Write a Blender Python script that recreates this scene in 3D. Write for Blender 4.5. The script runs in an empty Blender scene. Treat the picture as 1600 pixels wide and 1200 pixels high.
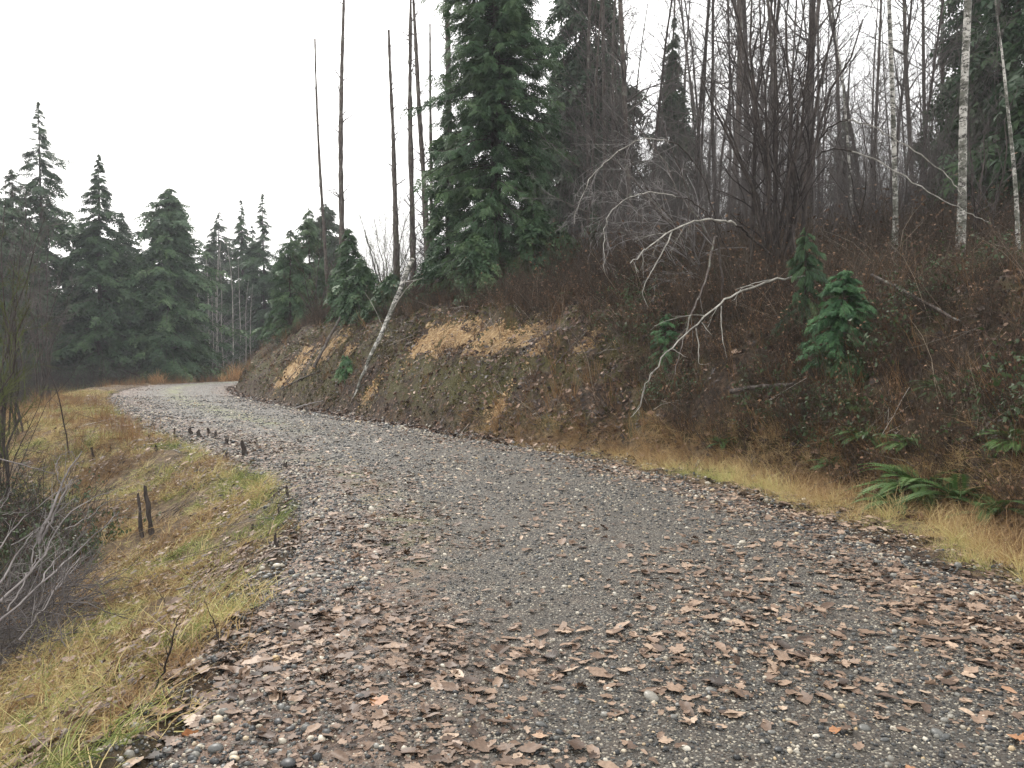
import bpy, math, random
import numpy as np
from mathutils import Vector, Euler

# ------------------------------------------------------------------ camera, world, sun, exposure
SC = bpy.context.scene
COL = SC.collection
FPX, CX, CY, HOR = 1295.0, 800.0, 600.0, 560.0
PITCH = -math.atan((CY - HOR) / FPX)
CAMZ = 1.6
cam = bpy.data.cameras.new('camera')
cam.sensor_width = 36.0
cam.lens = FPX / 1600 * 36
cam.clip_start = 0.05
cam.clip_end = 2000
camo = bpy.data.objects.new('camera', cam)
COL.objects.link(camo)
camo.location = (0, 0, CAMZ)
camo.rotation_euler = (math.pi / 2 + PITCH, 0, 0)
SC.camera = camo

world = bpy.data.worlds.new('World')
SC.world = world
world.use_nodes = True
wn, wl = world.node_tree.nodes, world.node_tree.links
wn.clear()
sky = wn.new('ShaderNodeTexSky'); sky.sky_type = 'NISHITA'; sky.sun_disc = False
sky.sun_elevation = math.radians(42); sky.sun_rotation = math.radians(-25)
sky.air_density = 1.0; sky.dust_density = 4.0
mx = wn.new('ShaderNodeMix'); mx.data_type = 'RGBA'
mx.inputs[0].default_value = 0.88                      # thick even cloud over the blue
mx.inputs[7].default_value = (13.0, 12.9, 12.7, 1)
wl.new(sky.outputs[0], mx.inputs[6])
bg = wn.new('ShaderNodeBackground'); bg.inputs[1].default_value = 0.1
wo = wn.new('ShaderNodeOutputWorld')
wl.new(mx.outputs[2], bg.inputs[0]); wl.new(bg.outputs[0], wo.inputs[0])

sl = bpy.data.lights.new('sun', 'SUN'); sl.energy = 1.4; sl.angle = math.radians(14); sl.color = (1, .97, .92)
so = bpy.data.objects.new('sun', sl); COL.objects.link(so)
so.rotation_euler = (math.radians(-48), 0, math.radians(25))   # soft sun from ahead and a little to the left
SC.view_settings.view_transform = 'Standard'
SC.view_settings.look = 'None'
SC.view_settings.exposure = 0.85
SC.view_settings.gamma = 1.0
SC.view_settings.use_curve_mapping = False
SC.cycles.max_bounces = 6
SC.cycles.diffuse_bounces = 3
SC.cycles.glossy_bounces = 2
SC.cycles.transparent_max_bounces = 8
SC.cycles.volume_bounces = 0
SC.cycles.use_denoising = True

rng = np.random.default_rng(7)
random.seed(7)

# ------------------------------------------------------------------ numeric noise
_perm = np.random.default_rng(3).random((256, 256))
def vnoise(x, y):
    xi = np.floor(x).astype(int); yi = np.floor(y).astype(int)
    fx = x - xi; fy = y - yi
    fx = fx * fx * (3 - 2 * fx); fy = fy * fy * (3 - 2 * fy)
    a = _perm[xi & 255, yi & 255]; b = _perm[(xi + 1) & 255, yi & 255]
    c = _perm[xi & 255, (yi + 1) & 255]; d = _perm[(xi + 1) & 255, (yi + 1) & 255]
    return (a * (1 - fx) + b * fx) * (1 - fy) + (c * (1 - fx) + d * fx) * fy - 0.5
def fbm(x, y, f, octv=4, g=.5):
    o = 0; a = 1
    for i in range(octv):
        o = o + a * vnoise(x * f + 17.3 * i, y * f - 9.1 * i); f *= 2.03; a *= g
    return o
def sstep(a, b, v):
    t = np.clip((v - a) / (b - a), 0, 1); return t * t * (3 - 2 * t)

# ------------------------------------------------------------------ road centre line, signed distance grid
ctrl = np.array([(1.9, -14), (1.35, -6), (1.05, 0), (.98, 3), (.85, 5.5), (.35, 8.6), (-.75, 11.6), (-2.7, 14.8), (-5.7, 19.5),
                 (-9.3, 25.5), (-13.8, 34.0), (-17.4, 43.0), (-18.8, 49.5), (-17.6, 54.5), (-14.0, 58.0), (-9.5, 59.6), (-2, 61), (20, 63)], float)
def catmull(P, n):
    out = []
    Q = np.vstack([2 * P[0] - P[1], P, 2 * P[-1] - P[-2]])
    for i in range(1, len(Q) - 2):
        t = np.linspace(0, 1, n, endpoint=False)[:, None]
        p0, p1, p2, p3 = Q[i - 1], Q[i], Q[i + 1], Q[i + 2]
        out.append(.5 * (2 * p1 + (p2 - p0) * t + (2 * p0 - 5 * p1 + 4 * p2 - p3) * t * t + (3 * p1 - p0 - 3 * p2 + p3) * t ** 3))
    out.append(P[-1:])
    return np.vstack(out)
CL = catmull(ctrl, 14)
CT = np.gradient(CL, axis=0); CT /= np.linalg.norm(CT, axis=1)[:, None]
CN = np.stack([CT[:, 1], -CT[:, 0]], 1)                # to the right
CA = np.concatenate([[0], np.cumsum(np.linalg.norm(np.diff(CL, axis=0), axis=1))])
GX0, GX1, GY0, GY1, GS = -100.0, 100.0, -14.0, 130.0, 0.25
gx = np.arange(GX0, GX1 + GS, GS); gy = np.arange(GY0, GY1 + GS, GS)
def _sd(x, y):
    s = np.empty(x.shape); ti = np.empty(x.shape)
    for k in range(0, len(x), 60000):
        a = x[k:k + 60000, None]; b = y[k:k + 60000, None]
        d2 = (a - CL[None, :, 0]) ** 2 + (b - CL[None, :, 1]) ** 2
        i = d2.argmin(1)
        # exact distance to the two neighbouring segments
        best = np.full(len(i), 1e9); bt = np.zeros(len(i))
        for j in (np.clip(i - 1, 0, len(CL) - 2), np.clip(i, 0, len(CL) - 2)):
            p = CL[j]; q = CL[j + 1]; e = q - p
            w = np.stack([x[k:k + 60000] - p[:, 0], y[k:k + 60000] - p[:, 1]], 1)
            u = np.clip((w * e).sum(1) / (e * e).sum(1), 0, 1)
            dv = w - e * u[:, None]; dd = np.sqrt((dv ** 2).sum(1))
            sg = np.sign(w[:, 0] * e[:, 1] - w[:, 1] * e[:, 0]); sg[sg == 0] = 1
            m = dd < best - 1e-9
            best[m] = dd[m]; bt[m] = (CL[j, 1] * (1 - u) + CL[j + 1, 1] * u)[m]
            if j is not None: sgn = np.where(m, sg, sgn) if 'sgn' in dir() and len(sgn) == len(sg) else sg
        s[k:k + 60000] = best * sgn; ti[k:k + 60000] = bt
    return s, ti
_X, _Y = np.meshgrid(gx, gy)
_S, _T = _sd(_X.ravel(), _Y.ravel())
_S = _S.reshape(_X.shape); _T = _T.reshape(_X.shape)
def _bil(G, x, y):
    u = np.clip((x - GX0) / GS, 0, len(gx) - 1.001); v = np.clip((y - GY0) / GS, 0, len(gy) - 1.001)
    i = u.astype(int); j = v.astype(int); fu = u - i; fv = v - j
    return (G[j, i] * (1 - fu) + G[j, i + 1] * fu) * (1 - fv) + (G[j + 1, i] * (1 - fu) + G[j + 1, i + 1] * fu) * fv
def ST(x, y):
    x = np.asarray(x, float); y = np.asarray(y, float)
    return _bil(_S, x, y), _bil(_T, x, y)
ROADW = 2.55
def toe_of(t): return 3.75 - .95 * sstep(8, 15, t)
def det_(x, y, s, t):
    b = sstep(0, .8, s - toe_of(t)); far_ = sstep(45, 20, np.hypot(x, y))
    return (fbm(x, y, 4.0, 3) * .07 + b * (.14 * fbm(x, y, 3.0, 3) + .16 * np.abs(fbm(x, y, 1.3, 3)) - .05)) * far_
def H0(x, y):
    s, t = ST(x, y)
    toe = toe_of(t)
    u = s - toe
    B = 2.5 + .3 * sstep(12, 24, t) - .7 * sstep(44, 60, t)
    wv = 3.5 - .6 * sstep(10, 20, t) + .4 * fbm(x, y, .35, 2)
    k = np.clip(u / wv, 0, 1)
    rise = B * (1 - (1 - k) ** 1.45) * sstep(0, .12, k + .02 * 0)
    h = np.where(u > 0, rise, 0)
    h = h + .15 * np.clip(u - wv, 0, 14) + .08 * np.clip(u - wv - 14, 0, 40)
    bankm = sstep(0, 1.2, u)
    h = h + bankm * (.42 * fbm(x, y, .45, 3) + .16 * fbm(x, y, 1.7, 3)) + bankm * .22
    # left side falls away; far along there is a flat verge first
    verge = 1.9 * sstep(13, 22, t)
    v = np.clip(-s - ROADW - .05 - verge, 0, None)
    D = 3.2 - 2.2 * sstep(40, 52, t)
    sl_ = .5 - .3 * sstep(40, 52, t)
    h = h - D * (1 - np.exp(-v * sl_ / D))
    lm = sstep(.2, 1.5, -s - ROADW)
    h = h + lm * (.16 * fbm(x, y, .8, 3) + .05 * fbm(x, y, 3.1, 2))
    return h
def H(x, y):
    x = np.asarray(x, float); y = np.asarray(y, float)
    return H0(x, y)
def HN(x, y, e=.12):
    hx = (H(x + e, y) - H(x - e, y)) / (2 * e); hy = (H(x, y + e) - H(x, y - e)) / (2 * e)
    n = np.stack([-hx, -hy, np.ones_like(hx)], -1)
    return n / np.linalg.norm(n, axis=-1, keepdims=True)
def h1(x, y): return float(H(np.array([x]), np.array([y]))[0])

cp, sp = math.cos(PITCH), math.sin(PITCH)
def ray(px, py):
    a = (px - CX) / FPX; b = (CY - py) / FPX
    return np.array([a, cp - b * sp, sp + b * cp])
def W(px, py, Y):
    d = ray(px, py); return np.array([0, 0, CAMZ]) + d * (Y / d[1])
def at(px, py, y0=2.2, y1=90):
    d = ray(px, py); d = d / d[1]
    ys = np.geomspace(y0, y1, 1500)
    z = CAMZ + d[2] * ys; g = H(d[0] * ys, ys)
    i = np.argmax(z <= g) if (z <= g).any() else -1
    Y = ys[i]; return np.array([d[0] * Y, Y, g[i]])
def on(px, Y):
    x = (px - CX) / FPX * Y
    return np.array([x, Y, h1(x, Y)])

# ------------------------------------------------------------------ mesh helpers
def link(o, parent=None, loc=None):
    COL.objects.link(o)
    if parent is not None: o.parent = parent
    if loc is not None: o.location = loc
    return o
def mesh_of(name, V, Fs, mat, smooth=True, attrs=None):
    me = bpy.data.meshes.new(name)
    V = np.asarray(V, np.float32)
    Fs = [np.asarray(f, np.int32) for f in (Fs if isinstance(Fs, list) else [Fs]) if len(f)]
    me.vertices.add(len(V)); me.vertices.foreach_set('co', V.ravel())
    if Fs:
        tot = np.concatenate([np.full(len(f), f.shape[1], np.int32) for f in Fs])
        idx = np.concatenate([f.ravel() for f in Fs])
        st = np.concatenate([[0], np.cumsum(tot)[:-1]]).astype(np.int32)
        me.loops.add(len(idx)); me.loops.foreach_set('vertex_index', idx)
        me.polygons.add(len(tot)); me.polygons.foreach_set('loop_start', st)
        me.polygons.foreach_set('use_smooth', np.full(len(tot), smooth))
    me.update(calc_edges=True)
    for k, (ty, arr) in (attrs or {}).items():
        a = me.attributes.new(k, ty, 'POINT')
        a.data.foreach_set('vector' if ty == 'FLOAT_VECTOR' else 'value', np.asarray(arr, np.float32 if ty != 'INT' else np.int32).ravel())
    if mat is not None: me.materials.append(mat)
    return me
def obj(name, me, parent=None, loc=None, label=None, cat=None, group=None, kind=None):
    o = bpy.data.objects.new(name, me); link(o, parent, loc)
    tag(o, label, cat, group, kind); return o
def tag(o, label=None, cat=None, group=None, kind=None):
    if label: o['label'] = label
    if cat: o['category'] = cat
    if group: o['group'] = group
    if kind: o['kind'] = kind
def thing(name, label, cat, loc, group=None):
    o = bpy.data.objects.new(name, None); o.empty_display_size = .2
    link(o, None, loc); tag(o, label, cat, group); return o
def copy_tree(src, loc, rz=0, sc=1, label=None, group=None, tilt=(0, 0)):
    r = src.copy(); COL.objects.link(r); r.location = loc; r.rotation_euler = (tilt[0], tilt[1], rz)
    r.scale = (sc, sc, sc) if not hasattr(sc, '__len__') else sc
    if label: r['label'] = label
    if group: r['group'] = group
    for ch in list(src.children):
        c = ch.copy(); COL.objects.link(c); c.parent = r
        for g in ch.children:
            d = g.copy(); COL.objects.link(d); d.parent = c
    return r

def norm(v): return v / (np.linalg.norm(v, axis=-1, keepdims=True) + 1e-9)
def tubes(P, R, n=4, cap=False):
    """P (N,K,3), R (N,K) -> verts, quads"""
    N, K, _ = P.shape
    T = np.gradient(P, axis=1); T = norm(T)
    ref = np.zeros_like(T); ref[..., 0] = 1; m = np.abs(T[..., 0]) > .8; ref[m] = (0, 1, 0)
    ref = np.repeat(ref[:, :1], K, 1)
    A = norm(np.cross(T, ref)); Bv = np.cross(T, A)
    ang = np.arange(n) * 2 * math.pi / n
    V = P[:, :, None, :] + R[:, :, None, None] * (np.cos(ang)[:, None] * A[:, :, None, :] + np.sin(ang)[:, None] * Bv[:, :, None, :])
    V = V.reshape(-1, 3)
    b = np.arange(N)[:, None, None] * K * n; k = np.arange(K - 1)[None, :, None] * n; j = np.arange(n)[None, None, :]; j2 = (j + 1) % n
    F = np.stack([b + k + j, b + k + j2, b + k + n + j2, b + k + n + j], -1).reshape(-1, 4)
    return V, F
def cat(parts):
    Vs, Fq, Ft, o = [], [], [], 0
    for V, F in parts:
        Vs.append(V)
        for f in (F if isinstance(F, list) else [F]):
            if len(f): (Fq if f.shape[1] == 4 else Ft).append(f + o)
        o += len(V)
    return np.vstack(Vs), [np.vstack(x) for x in (Fq, Ft) if x]
def stamp(TV, TF, pos, X, Z, sc):
    """place template TV/TF at pos with x axis X, up about Z, scale sc (N,)"""
    X = norm(X); Y = norm(np.cross(Z, X)); Zz = np.cross(X, Y)
    M = np.stack([X, Y, Zz], 1) * sc[:, None, None]
    V = pos[:, None, :] + np.einsum('vk,nkj->nvj', TV, M)
    n = len(TV); F = TF[None] + (np.arange(len(pos)) * n)[:, None, None]
    return V.reshape(-1, 3), F.reshape(-1, TF.shape[1])
def paths(r, S, D, L, K, wob, grav):
    """random walks from S along D"""
    N = len(S); P = np.empty((N, K, 3)); P[:, 0] = S; d = norm(D)
    for k in range(1, K):
        d = norm(d + r.normal(0, wob, (N, 3)) + np.array([0, 0, 1.0]) * (grav[:, None] if hasattr(grav, '__len__') else grav))
        P[:, k] = P[:, k - 1] + d * (L / (K - 1))[:, None]
    return P
def childs(r, P, R, per, lo, hi, ang, lenf):
    """starts, directions, lengths, radii of side branches of P; lenf (random range) of the parent's length"""
    N, K, _ = P.shape
    pi = np.repeat(np.arange(N), per); u = r.uniform(lo, hi, len(pi)) * (K - 1); i = np.minimum(u.astype(int), K - 2); f = (u - i)[:, None]
    S = P[pi, i] * (1 - f) + P[pi, i + 1] * f
    T = norm(P[pi, i + 1] - P[pi, i])
    q = norm(np.cross(T, r.normal(0, 1, T.shape)))
    a = r.uniform(ang[0], ang[1], len(pi))[:, None]
    D = T * np.cos(a) + q * np.sin(a)
    plen = np.linalg.norm(np.diff(P, axis=1), axis=2).sum(1)[pi]
    L = plen * r.uniform(lenf[0], lenf[1], len(pi)) * (1.15 - .75 * u / (K - 1))
    Rr = R[pi, i] * (1 - f[:, 0]) + R[pi, i + 1] * f[:, 0]
    return S, D, L, Rr

# ------------------------------------------------------------------ materials
def mat(name, build, rough=.8, spec=.3):
    m = bpy.data.materials.new(name); m.use_nodes = True
    nt = m.node_tree; nt.nodes.clear()
    out = nt.nodes.new('ShaderNodeOutputMaterial'); b = nt.nodes.new('ShaderNodeBsdfPrincipled')
    b.inputs['Roughness'].default_value = rough; b.inputs['Specular IOR Level'].default_value = spec
    nt.links.new(b.outputs[0], out.inputs[0])
    g = G(nt, b); build(g); return m
class G:
    def __init__(s, nt, b): s.nt = nt; s.b = b; s.geo = None
    def new(s, t): return s.nt.nodes.new(t)
    def lk(s, a, b): s.nt.links.new(a, b)
    def pos(s):
        if s.geo is None: s.geo = s.new('ShaderNodeNewGeometry')
        return s.geo.outputs['Position']
    def objco(s): return s.new('ShaderNodeTexCoord').outputs['Object']
    def scale(s, v, xyz):
        m = s.new('ShaderNodeMapping'); m.inputs['Scale'].default_value = xyz; s.lk(v, m.inputs[0]); return m.outputs[0]
    def noise(s, v, sc, det=4, rough=.55, out=0):
        n = s.new('ShaderNodeTexNoise'); n.inputs['Scale'].default_value = sc; n.inputs['Detail'].default_value = det
        n.inputs['Roughness'].default_value = rough; s.lk(v, n.inputs['Vector']); return n.outputs[out]
    def vor(s, v, sc, feat='F1', out='Color', rnd=1):
        n = s.new('ShaderNodeTexVoronoi'); n.feature = feat; n.inputs['Scale'].default_value = sc; n.inputs['Randomness'].default_value = rnd
        s.lk(v, n.inputs['Vector']); return n.outputs[out]
    def ramp(s, f, stops, interp='LINEAR'):
        r = s.new('ShaderNodeValToRGB'); r.color_ramp.interpolation = interp; e = r.color_ramp.elements
        while len(e) < len(stops): e.new(.5)
        for k, (p, c) in enumerate(stops):
            e[k].position = p; e[k].color = (*c, 1) if len(c) == 3 else c
        s.lk(f, r.inputs[0]); return r.outputs[0]
    def mask(s, f, a, b):
        r = s.new('ShaderNodeMapRange'); r.inputs[1].default_value = a; r.inputs[2].default_value = b
        s.lk(f, r.inputs[0]); return r.outputs[0]
    def mix(s, f, a, b, mode='MIX'):
        m = s.new('ShaderNodeMix'); m.data_type = 'RGBA'; m.blend_type = mode
        for i, v in ((0, f), (6, a), (7, b)):
            if isinstance(v, (int, float)): m.inputs[i].default_value = v
            elif isinstance(v, tuple): m.inputs[i].default_value = (*v, 1)
            else: s.lk(v, m.inputs[i])
        return m.outputs[2]
    def math(s, op, a, b=0.0):
        m = s.new('ShaderNodeMath'); m.operation = op
        for i, v in ((0, a), (1, b)):
            if isinstance(v, (int, float)): m.inputs[i].default_value = v
            else: s.lk(v, m.inputs[i])
        return m.outputs[0]
    def attr(s, name, ty='GEOMETRY', out='Fac'):
        a = s.new('ShaderNodeAttribute'); a.attribute_type = ty; a.attribute_name = name; return a.outputs[out]
    def orand(s): return s.new('ShaderNodeObjectInfo').outputs['Random']
    def bump(s, h, st, dist=.02):
        b = s.new('ShaderNodeBump'); b.inputs['Strength'].default_value = st; b.inputs['Distance'].default_value = dist
        s.lk(h, b.inputs['Height']); s.lk(b.outputs[0], s.b.inputs['Normal'])
    def col(s, c): s.lk(c, s.b.inputs['Base Color'])
def trans(g, w):   # thin leaves let some light through
    try: g.b.inputs['Subsurface Weight'].default_value = 0
    except Exception: pass
    t = g.new('ShaderNodeBsdfTranslucent'); mxs = g.new('ShaderNodeMixShader'); mxs.inputs[0].default_value = w
    src = g.b.inputs['Base Color'].links[0].from_socket
    g.lk(src, t.inputs[0]); g.lk(g.b.outputs[0], mxs.inputs[1]); g.lk(t.outputs[0], mxs.inputs[2])
    out = [n for n in g.nt.nodes if n.type == 'OUTPUT_MATERIAL'][0]; g.lk(mxs.outputs[0], out.inputs[0])

def b_ground(g):
    p = g.pos()
    n1 = g.noise(p, 9, 6, .65); n2 = g.noise(p, 1.1, 4); n3 = g.noise(p, 45, 3, .6)
    dirt = g.ramp(n1, [(.25, (.016, .011, .008)), (.46, (.038, .025, .017)), (.56, (.085, .054, .034)), (.72, (.17, .115, .075))])
    moss = g.ramp(n3, [(.3, (.022, .023, .006)), (.52, (.072, .066, .018)), (.7, (.15, .13, .042))])
    grs = g.ramp(n1, [(.3, (.035, .024, .014)), (.5, (.12, .08, .045)), (.72, (.30, .22, .12))])
    sand = g.ramp(g.noise(g.scale(p, (1, 1, .45)), 9, 8, .78), [(.34, (.10, .06, .03)), (.44, (.31, .20, .10)), (.55, (.50, .35, .185)), (.68, (.66, .50, .31))])
    mm = g.math('MULTIPLY', g.mask(g.math('ADD', n2, g.math('MULTIPLY', g.noise(p, 6, 5, .7), .4)), .60, .76), g.attr('moss'))
    c = g.mix(mm, dirt, moss)
    gm = g.mask(g.math('ADD', g.attr('grass'), g.math('MULTIPLY', g.math('SUBTRACT', n1, .5), 1.2)), .35, .6)
    c = g.mix(gm, c, grs)
    sm = g.mask(g.math('ADD', g.attr('sand'), g.math('MULTIPLY', g.math('SUBTRACT', g.noise(p, 1.9, 7, .72), .5), 3.4)), .50, .58)
    c = g.mix(sm, c, sand)
    g.col(c); g.bump(g.math('ADD', g.noise(p, 22, 6, .75), g.noise(p, 4, 3)), .9, .08)
M_ground = mat('ground', b_ground, .85, .25)
def b_road(g):
    p = g.pos()
    c1 = g.vor(p, 75, out='Color'); d1 = g.vor(p, 75, out='Distance')
    sep = g.new('ShaderNodeSeparateColor'); g.lk(c1, sep.inputs[0])
    stone = g.ramp(sep.outputs[0], [(0, (.020, .020, .019)), (.4, (.056, .055, .050)), (.7, (.125, .12, .105)), (.84, (.26, .24, .20)), (.93, (.50, .45, .35))], 'LINEAR')
    fines = g.ramp(g.noise(p, 60, 4, .7), [(.3, (.022, .019, .015)), (.6, (.065, .057, .046)), (.75, (.13, .115, .09))])
    fm = g.mask(g.noise(p, 1.6, 4), .40, .62)
    fm2 = g.math('MAXIMUM', g.mask(d1, .35, .6), g.math('MULTIPLY', fm, .55))
    c = g.mix(fm2, stone, fines)
    # worn wheel tracks slightly greyer, moss on the middle strip
    mo = g.math('MULTIPLY', g.attr('moss'), g.mask(g.noise(p, 2.2, 5, .6), .44, .56))
    c = g.mix(mo, c, g.ramp(g.noise(p, 50, 3), [(.3, (.05, .065, .012)), (.7, (.20, .22, .06))]))
    lit = g.math('MULTIPLY', g.attr('litter'), g.mask(g.noise(p, 6, 5, .7), .36, .56))
    lv = g.vor(p, 14, out='Color'); sp2 = g.new('ShaderNodeSeparateColor'); g.lk(lv, sp2.inputs[0])
    lc = g.ramp(sp2.outputs[1], [(0, (.045, .026, .018)), (.5, (.13, .08, .055)), (1, (.26, .17, .12))])
    c = g.mix(lit, c, lc)
    g.col(c)
    h = g.math('SUBTRACT', g.noise(p, 30, 5, .7), g.math('MULTIPLY', d1, .8))
    g.bump(h, .8, .02)
    g.lk(g.ramp(g.noise(p, 3, 3), [(.3, (.42,) * 3), (.7, (.72,) * 3)]), g.b.inputs['Roughness'])
M_road = mat('gravel_road', b_road, .6, .3)
def b_stone(kind):
    def f(g):
        r = g.attr('rnd', 'INSTANCER') if kind == 'i' else g.orand()
        c = g.ramp(r, [(0, (.018, .019, .020)), (.35, (.048, .050, .050)), (.55, (.10, .10, .092)), (.72, (.19, .18, .155)), (.84, (.34, .30, .23)), (.94, (.52, .48, .40)), (1, (.40, .28, .14))])
        n = g.noise(g.pos(), 120, 3)
        g.col(g.mix(.5, c, g.ramp(n, [(.3, (.45,) * 3), (.7, (1.35,) * 3)]), 'MULTIPLY'))
    return f
M_pebble = mat('pebble', b_stone('i'), .5, .35)
M_stone = mat('stone', b_stone('o'), .45, .5)
def b_leaf(kind, tone):
    def f(g):
        r = g.attr('rnd', 'INSTANCER') if kind == 'i' else g.orand()
        if tone == 0: st = [(0, (.024, .014, .009)), (.18, (.066, .040, .027)), (.5, (.17, .112, .077)), (.78, (.285, .198, .14)), (.95, (.41, .305, .22)), (1, (.30, .13, .05))]
        else: st = [(0, (.016, .009, .007)), (.4, (.045, .025, .016)), (.7, (.10, .055, .034)), (.9, (.21, .125, .08)), (1, (.33, .22, .15))]
        n = g.noise(g.pos(), 70, 3)
        g.col(g.mix(.7, g.ramp(r, st), g.ramp(n, [(.3, (.55,) * 3), (.7, (1.25,) * 3)]), 'MULTIPLY'))
    return f
M_leafi = mat('leaf_litter', b_leaf('i', 0), .55, .25)
M_leafdark = mat('leaf_litter_dark', b_leaf('i', 1), .55, .35)
M_leafo = mat('fallen_leaf', b_leaf('o', 0), .5, .3)
def b_grass(stops):
    def f(g):
        r = g.attr('rnd', 'INSTANCER')
        v = g.math('ADD', g.math('MULTIPLY', r, .75), g.math('MULTIPLY', g.attr('tint'), .25))
        g.col(g.ramp(v, stops)); trans(g, .2)
    return f
M_grass = mat('grass', b_grass([(0, (.05, .075, .018)), (.2, (.20, .235, .06)), (.36, (.50, .45, .19)), (.50, (.50, .375, .18)), (.72, (.28, .17, .08)), (1, (.08, .05, .028))]), .6, .3)
M_weed = mat('dry_weeds', b_grass([(0, (.09, .045, .022)), (.5, (.21, .115, .05)), (1, (.34, .21, .10))]), .7, .2)
M_gold = mat('golden_grass', b_grass([(0, (.42, .22, .10)), (1, (.62, .38, .20))]), .7, .2)
def b_bark(stops, zs=1.0, sc=12, lich=.25):
    def f(g):
        p = g.scale(g.objco(), (1, 1, zs))
        c = g.ramp(g.noise(p, sc, 5, .65), stops)
        li = g.mask(g.noise(g.objco(), 6, 5, .7), .60 - lich * .2, .66)
        c = g.mix(g.math('MULTIPLY', li, min(1, lich * 2)), c, (.21, .22, .18))
        g.col(c); g.bump(g.noise(p, sc * 2, 4), .5, .01)
    return f
M_bark = mat('grey_bark', b_bark([(.3, (.035, .028, .025)), (.55, (.10, .082, .073)), (.75, (.20, .175, .155))], .3, 14, .35), .85, .2)
M_bark2 = mat('brown_bark', b_bark([(.3, (.020, .016, .014)), (.55, (.055, .045, .040)), (.75, (.11, .092, .082))], .3, 14, .08), .85, .2)
def b_twig(a, b_):
    def f(g):
        g.col(g.ramp(g.noise(g.pos(), 2.5, 4), [(.3, a), (.7, b_)]))
    return f
M_twig = mat('twig_purple_brown', b_twig((.052, .045, .042), (.145, .128, .12)), .8, .2)
M_twigdark = mat('twig_dark', b_twig((.018, .014, .013), (.055, .044, .040)), .8, .2)
M_twigred = mat('twig_red_brown', b_twig((.026, .017, .012), (.11, .066, .044)), .8, .2)
M_twiggrey = mat('twig_grey', b_twig((.12, .11, .11), (.30, .28, .27)), .75, .25)
M_twigmoss = mat('twig_mossy', b_twig((.05, .055, .02), (.11, .13, .05)), .9, .1)
def b_birch(g):
    p = g.objco()
    base = g.ramp(g.noise(p, 5, 4), [(.3, (.34, .325, .29)), (.7, (.60, .58, .53))])
    q = g.scale(p, (4, 4, 8)); mk = g.mask(g.noise(q, 1.5, 6, .8), .50, .55)
    q2 = g.noise(p, 2.4, 6, .75); mk2 = g.mask(q2, .47, .53)
    c = g.mix(mk, base, (.03, .026, .024)); c = g.mix(g.math('MULTIPLY', mk2, .8), c, (.05, .052, .035))
    g.col(c)
M_birch = mat('birch_bark', b_birch, .6, .3)
M_pale = mat('pale_bark', b_bark([(.3, (.11, .10, .088)), (.5, (.27, .255, .22)), (.7, (.45, .43, .385))], .25, 10, .05), .65, .3)
M_cut = mat('cut_wood', b_twig((.42, .24, .10), (.58, .36, .17)), .8, .2)
def b_fol(a, b_, c_):
    def f(g):
        v = g.math('ADD', g.math('MULTIPLY', g.attr('tint'), .7), g.math('MULTIPLY', g.noise(g.objco(), 1.3, 3), .5))
        g.col(g.ramp(v, [(.2, a), (.55, b_), (.95, c_)])); trans(g, .18)
    return f
M_cedar = mat('cedar_foliage', b_fol((.018, .036, .019), (.046, .092, .042), (.105, .165, .068)), .6, .3)
M_fir = mat('fir_foliage', b_fol((.013, .028, .015), (.030, .062, .028), (.065, .115, .045)), .6, .3)
M_hem = mat('hemlock_foliage', b_fol((.018, .030, .020), (.036, .060, .035), (.066, .098, .050)), .65, .25)
M_young = mat('young_cedar_foliage', b_fol((.018, .050, .022), (.050, .125, .050), (.13, .25, .10)), .6, .3)
M_fern = mat('fern_fronds', b_fol((.035, .075, .022), (.085, .155, .042), (.17, .25, .07)), .55, .35)
M_bramble = mat('bramble_leaves', b_fol((.015, .028, .010), (.038, .062, .022), (.09, .125, .04)), .5, .4)

# ------------------------------------------------------------------ the ground sheet
fine = np.radians(np.arange(-50, 50.01, .27)); back = np.radians(np.arange(54, 307, 4))
ang = np.concatenate([fine, back])
rad = np.concatenate([[0.02, .3, .8], np.geomspace(1.3, 8, 100)[:-1], np.linspace(8, 34, 180), np.geomspace(34.3, 60, 36), np.geomspace(63, 700, 34)])
A, R_ = np.meshgrid(ang, rad)
gxv = (np.sin(A) * R_).ravel(); gyv = (np.cos(A) * R_).ravel()
sv, tv = ST(gxv, gyv)
gz = H(gxv, gyv)
inroad = sstep(ROADW + .05, ROADW - .25, np.abs(sv))
detail = det_(gxv, gyv, sv, tv)
gz = gz + detail * (1 - inroad) - .12 * inroad
farm = np.hypot(gxv, gyv) > 98
gz[farm] = -1.0 + 4 * sstep(-10, 60, gxv[farm])
# masks of true surface colour
SANDP = [(455, 572, 22), (480, 558, 20), (510, 543, 18), (655, 533, 14), (675, 524, 22), (700, 520, 22), (728, 522, 20), (760, 520, 16), (790, 522, 22), (822, 516, 20),
         (745, 545, 10), (690, 545, 12), (925, 532, 14), (582, 603, 12), (545, 545, 10), (778, 632, 12), (840, 540, 10)]
sand = np.zeros(len(gxv))
for (px, py, rp) in SANDP:
    c = at(px, py); rr = rp / FPX * c[1] * 2.0
    d2 = ((gxv - c[0]) ** 2 + (gyv - c[1]) ** 2 + (gz - c[2]) ** 2) / rr ** 2
    sand = np.maximum(sand, np.exp(-d2 * .9))
u_ = sv - toe_of(tv)
grass_m = np.where(sv > 0, sstep(-1.3, -.9, u_) * sstep(.7, -.1, u_) * sstep(20, 11, tv), sstep(ROADW, ROADW + .35, -sv) * sstep(.4, -.4, -sv - 4.5 - 2.4 * sstep(14, 22, tv)))
moss_m = sstep(0, .5, u_) * sstep(5, 3.2, u_) * (.85 - .4 * sstep(1.5, 4, gxv)) + (sv < 0) * .3
gz = gz - .16 * np.clip(sand, 0, .8) * (u_ > 0)
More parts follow.
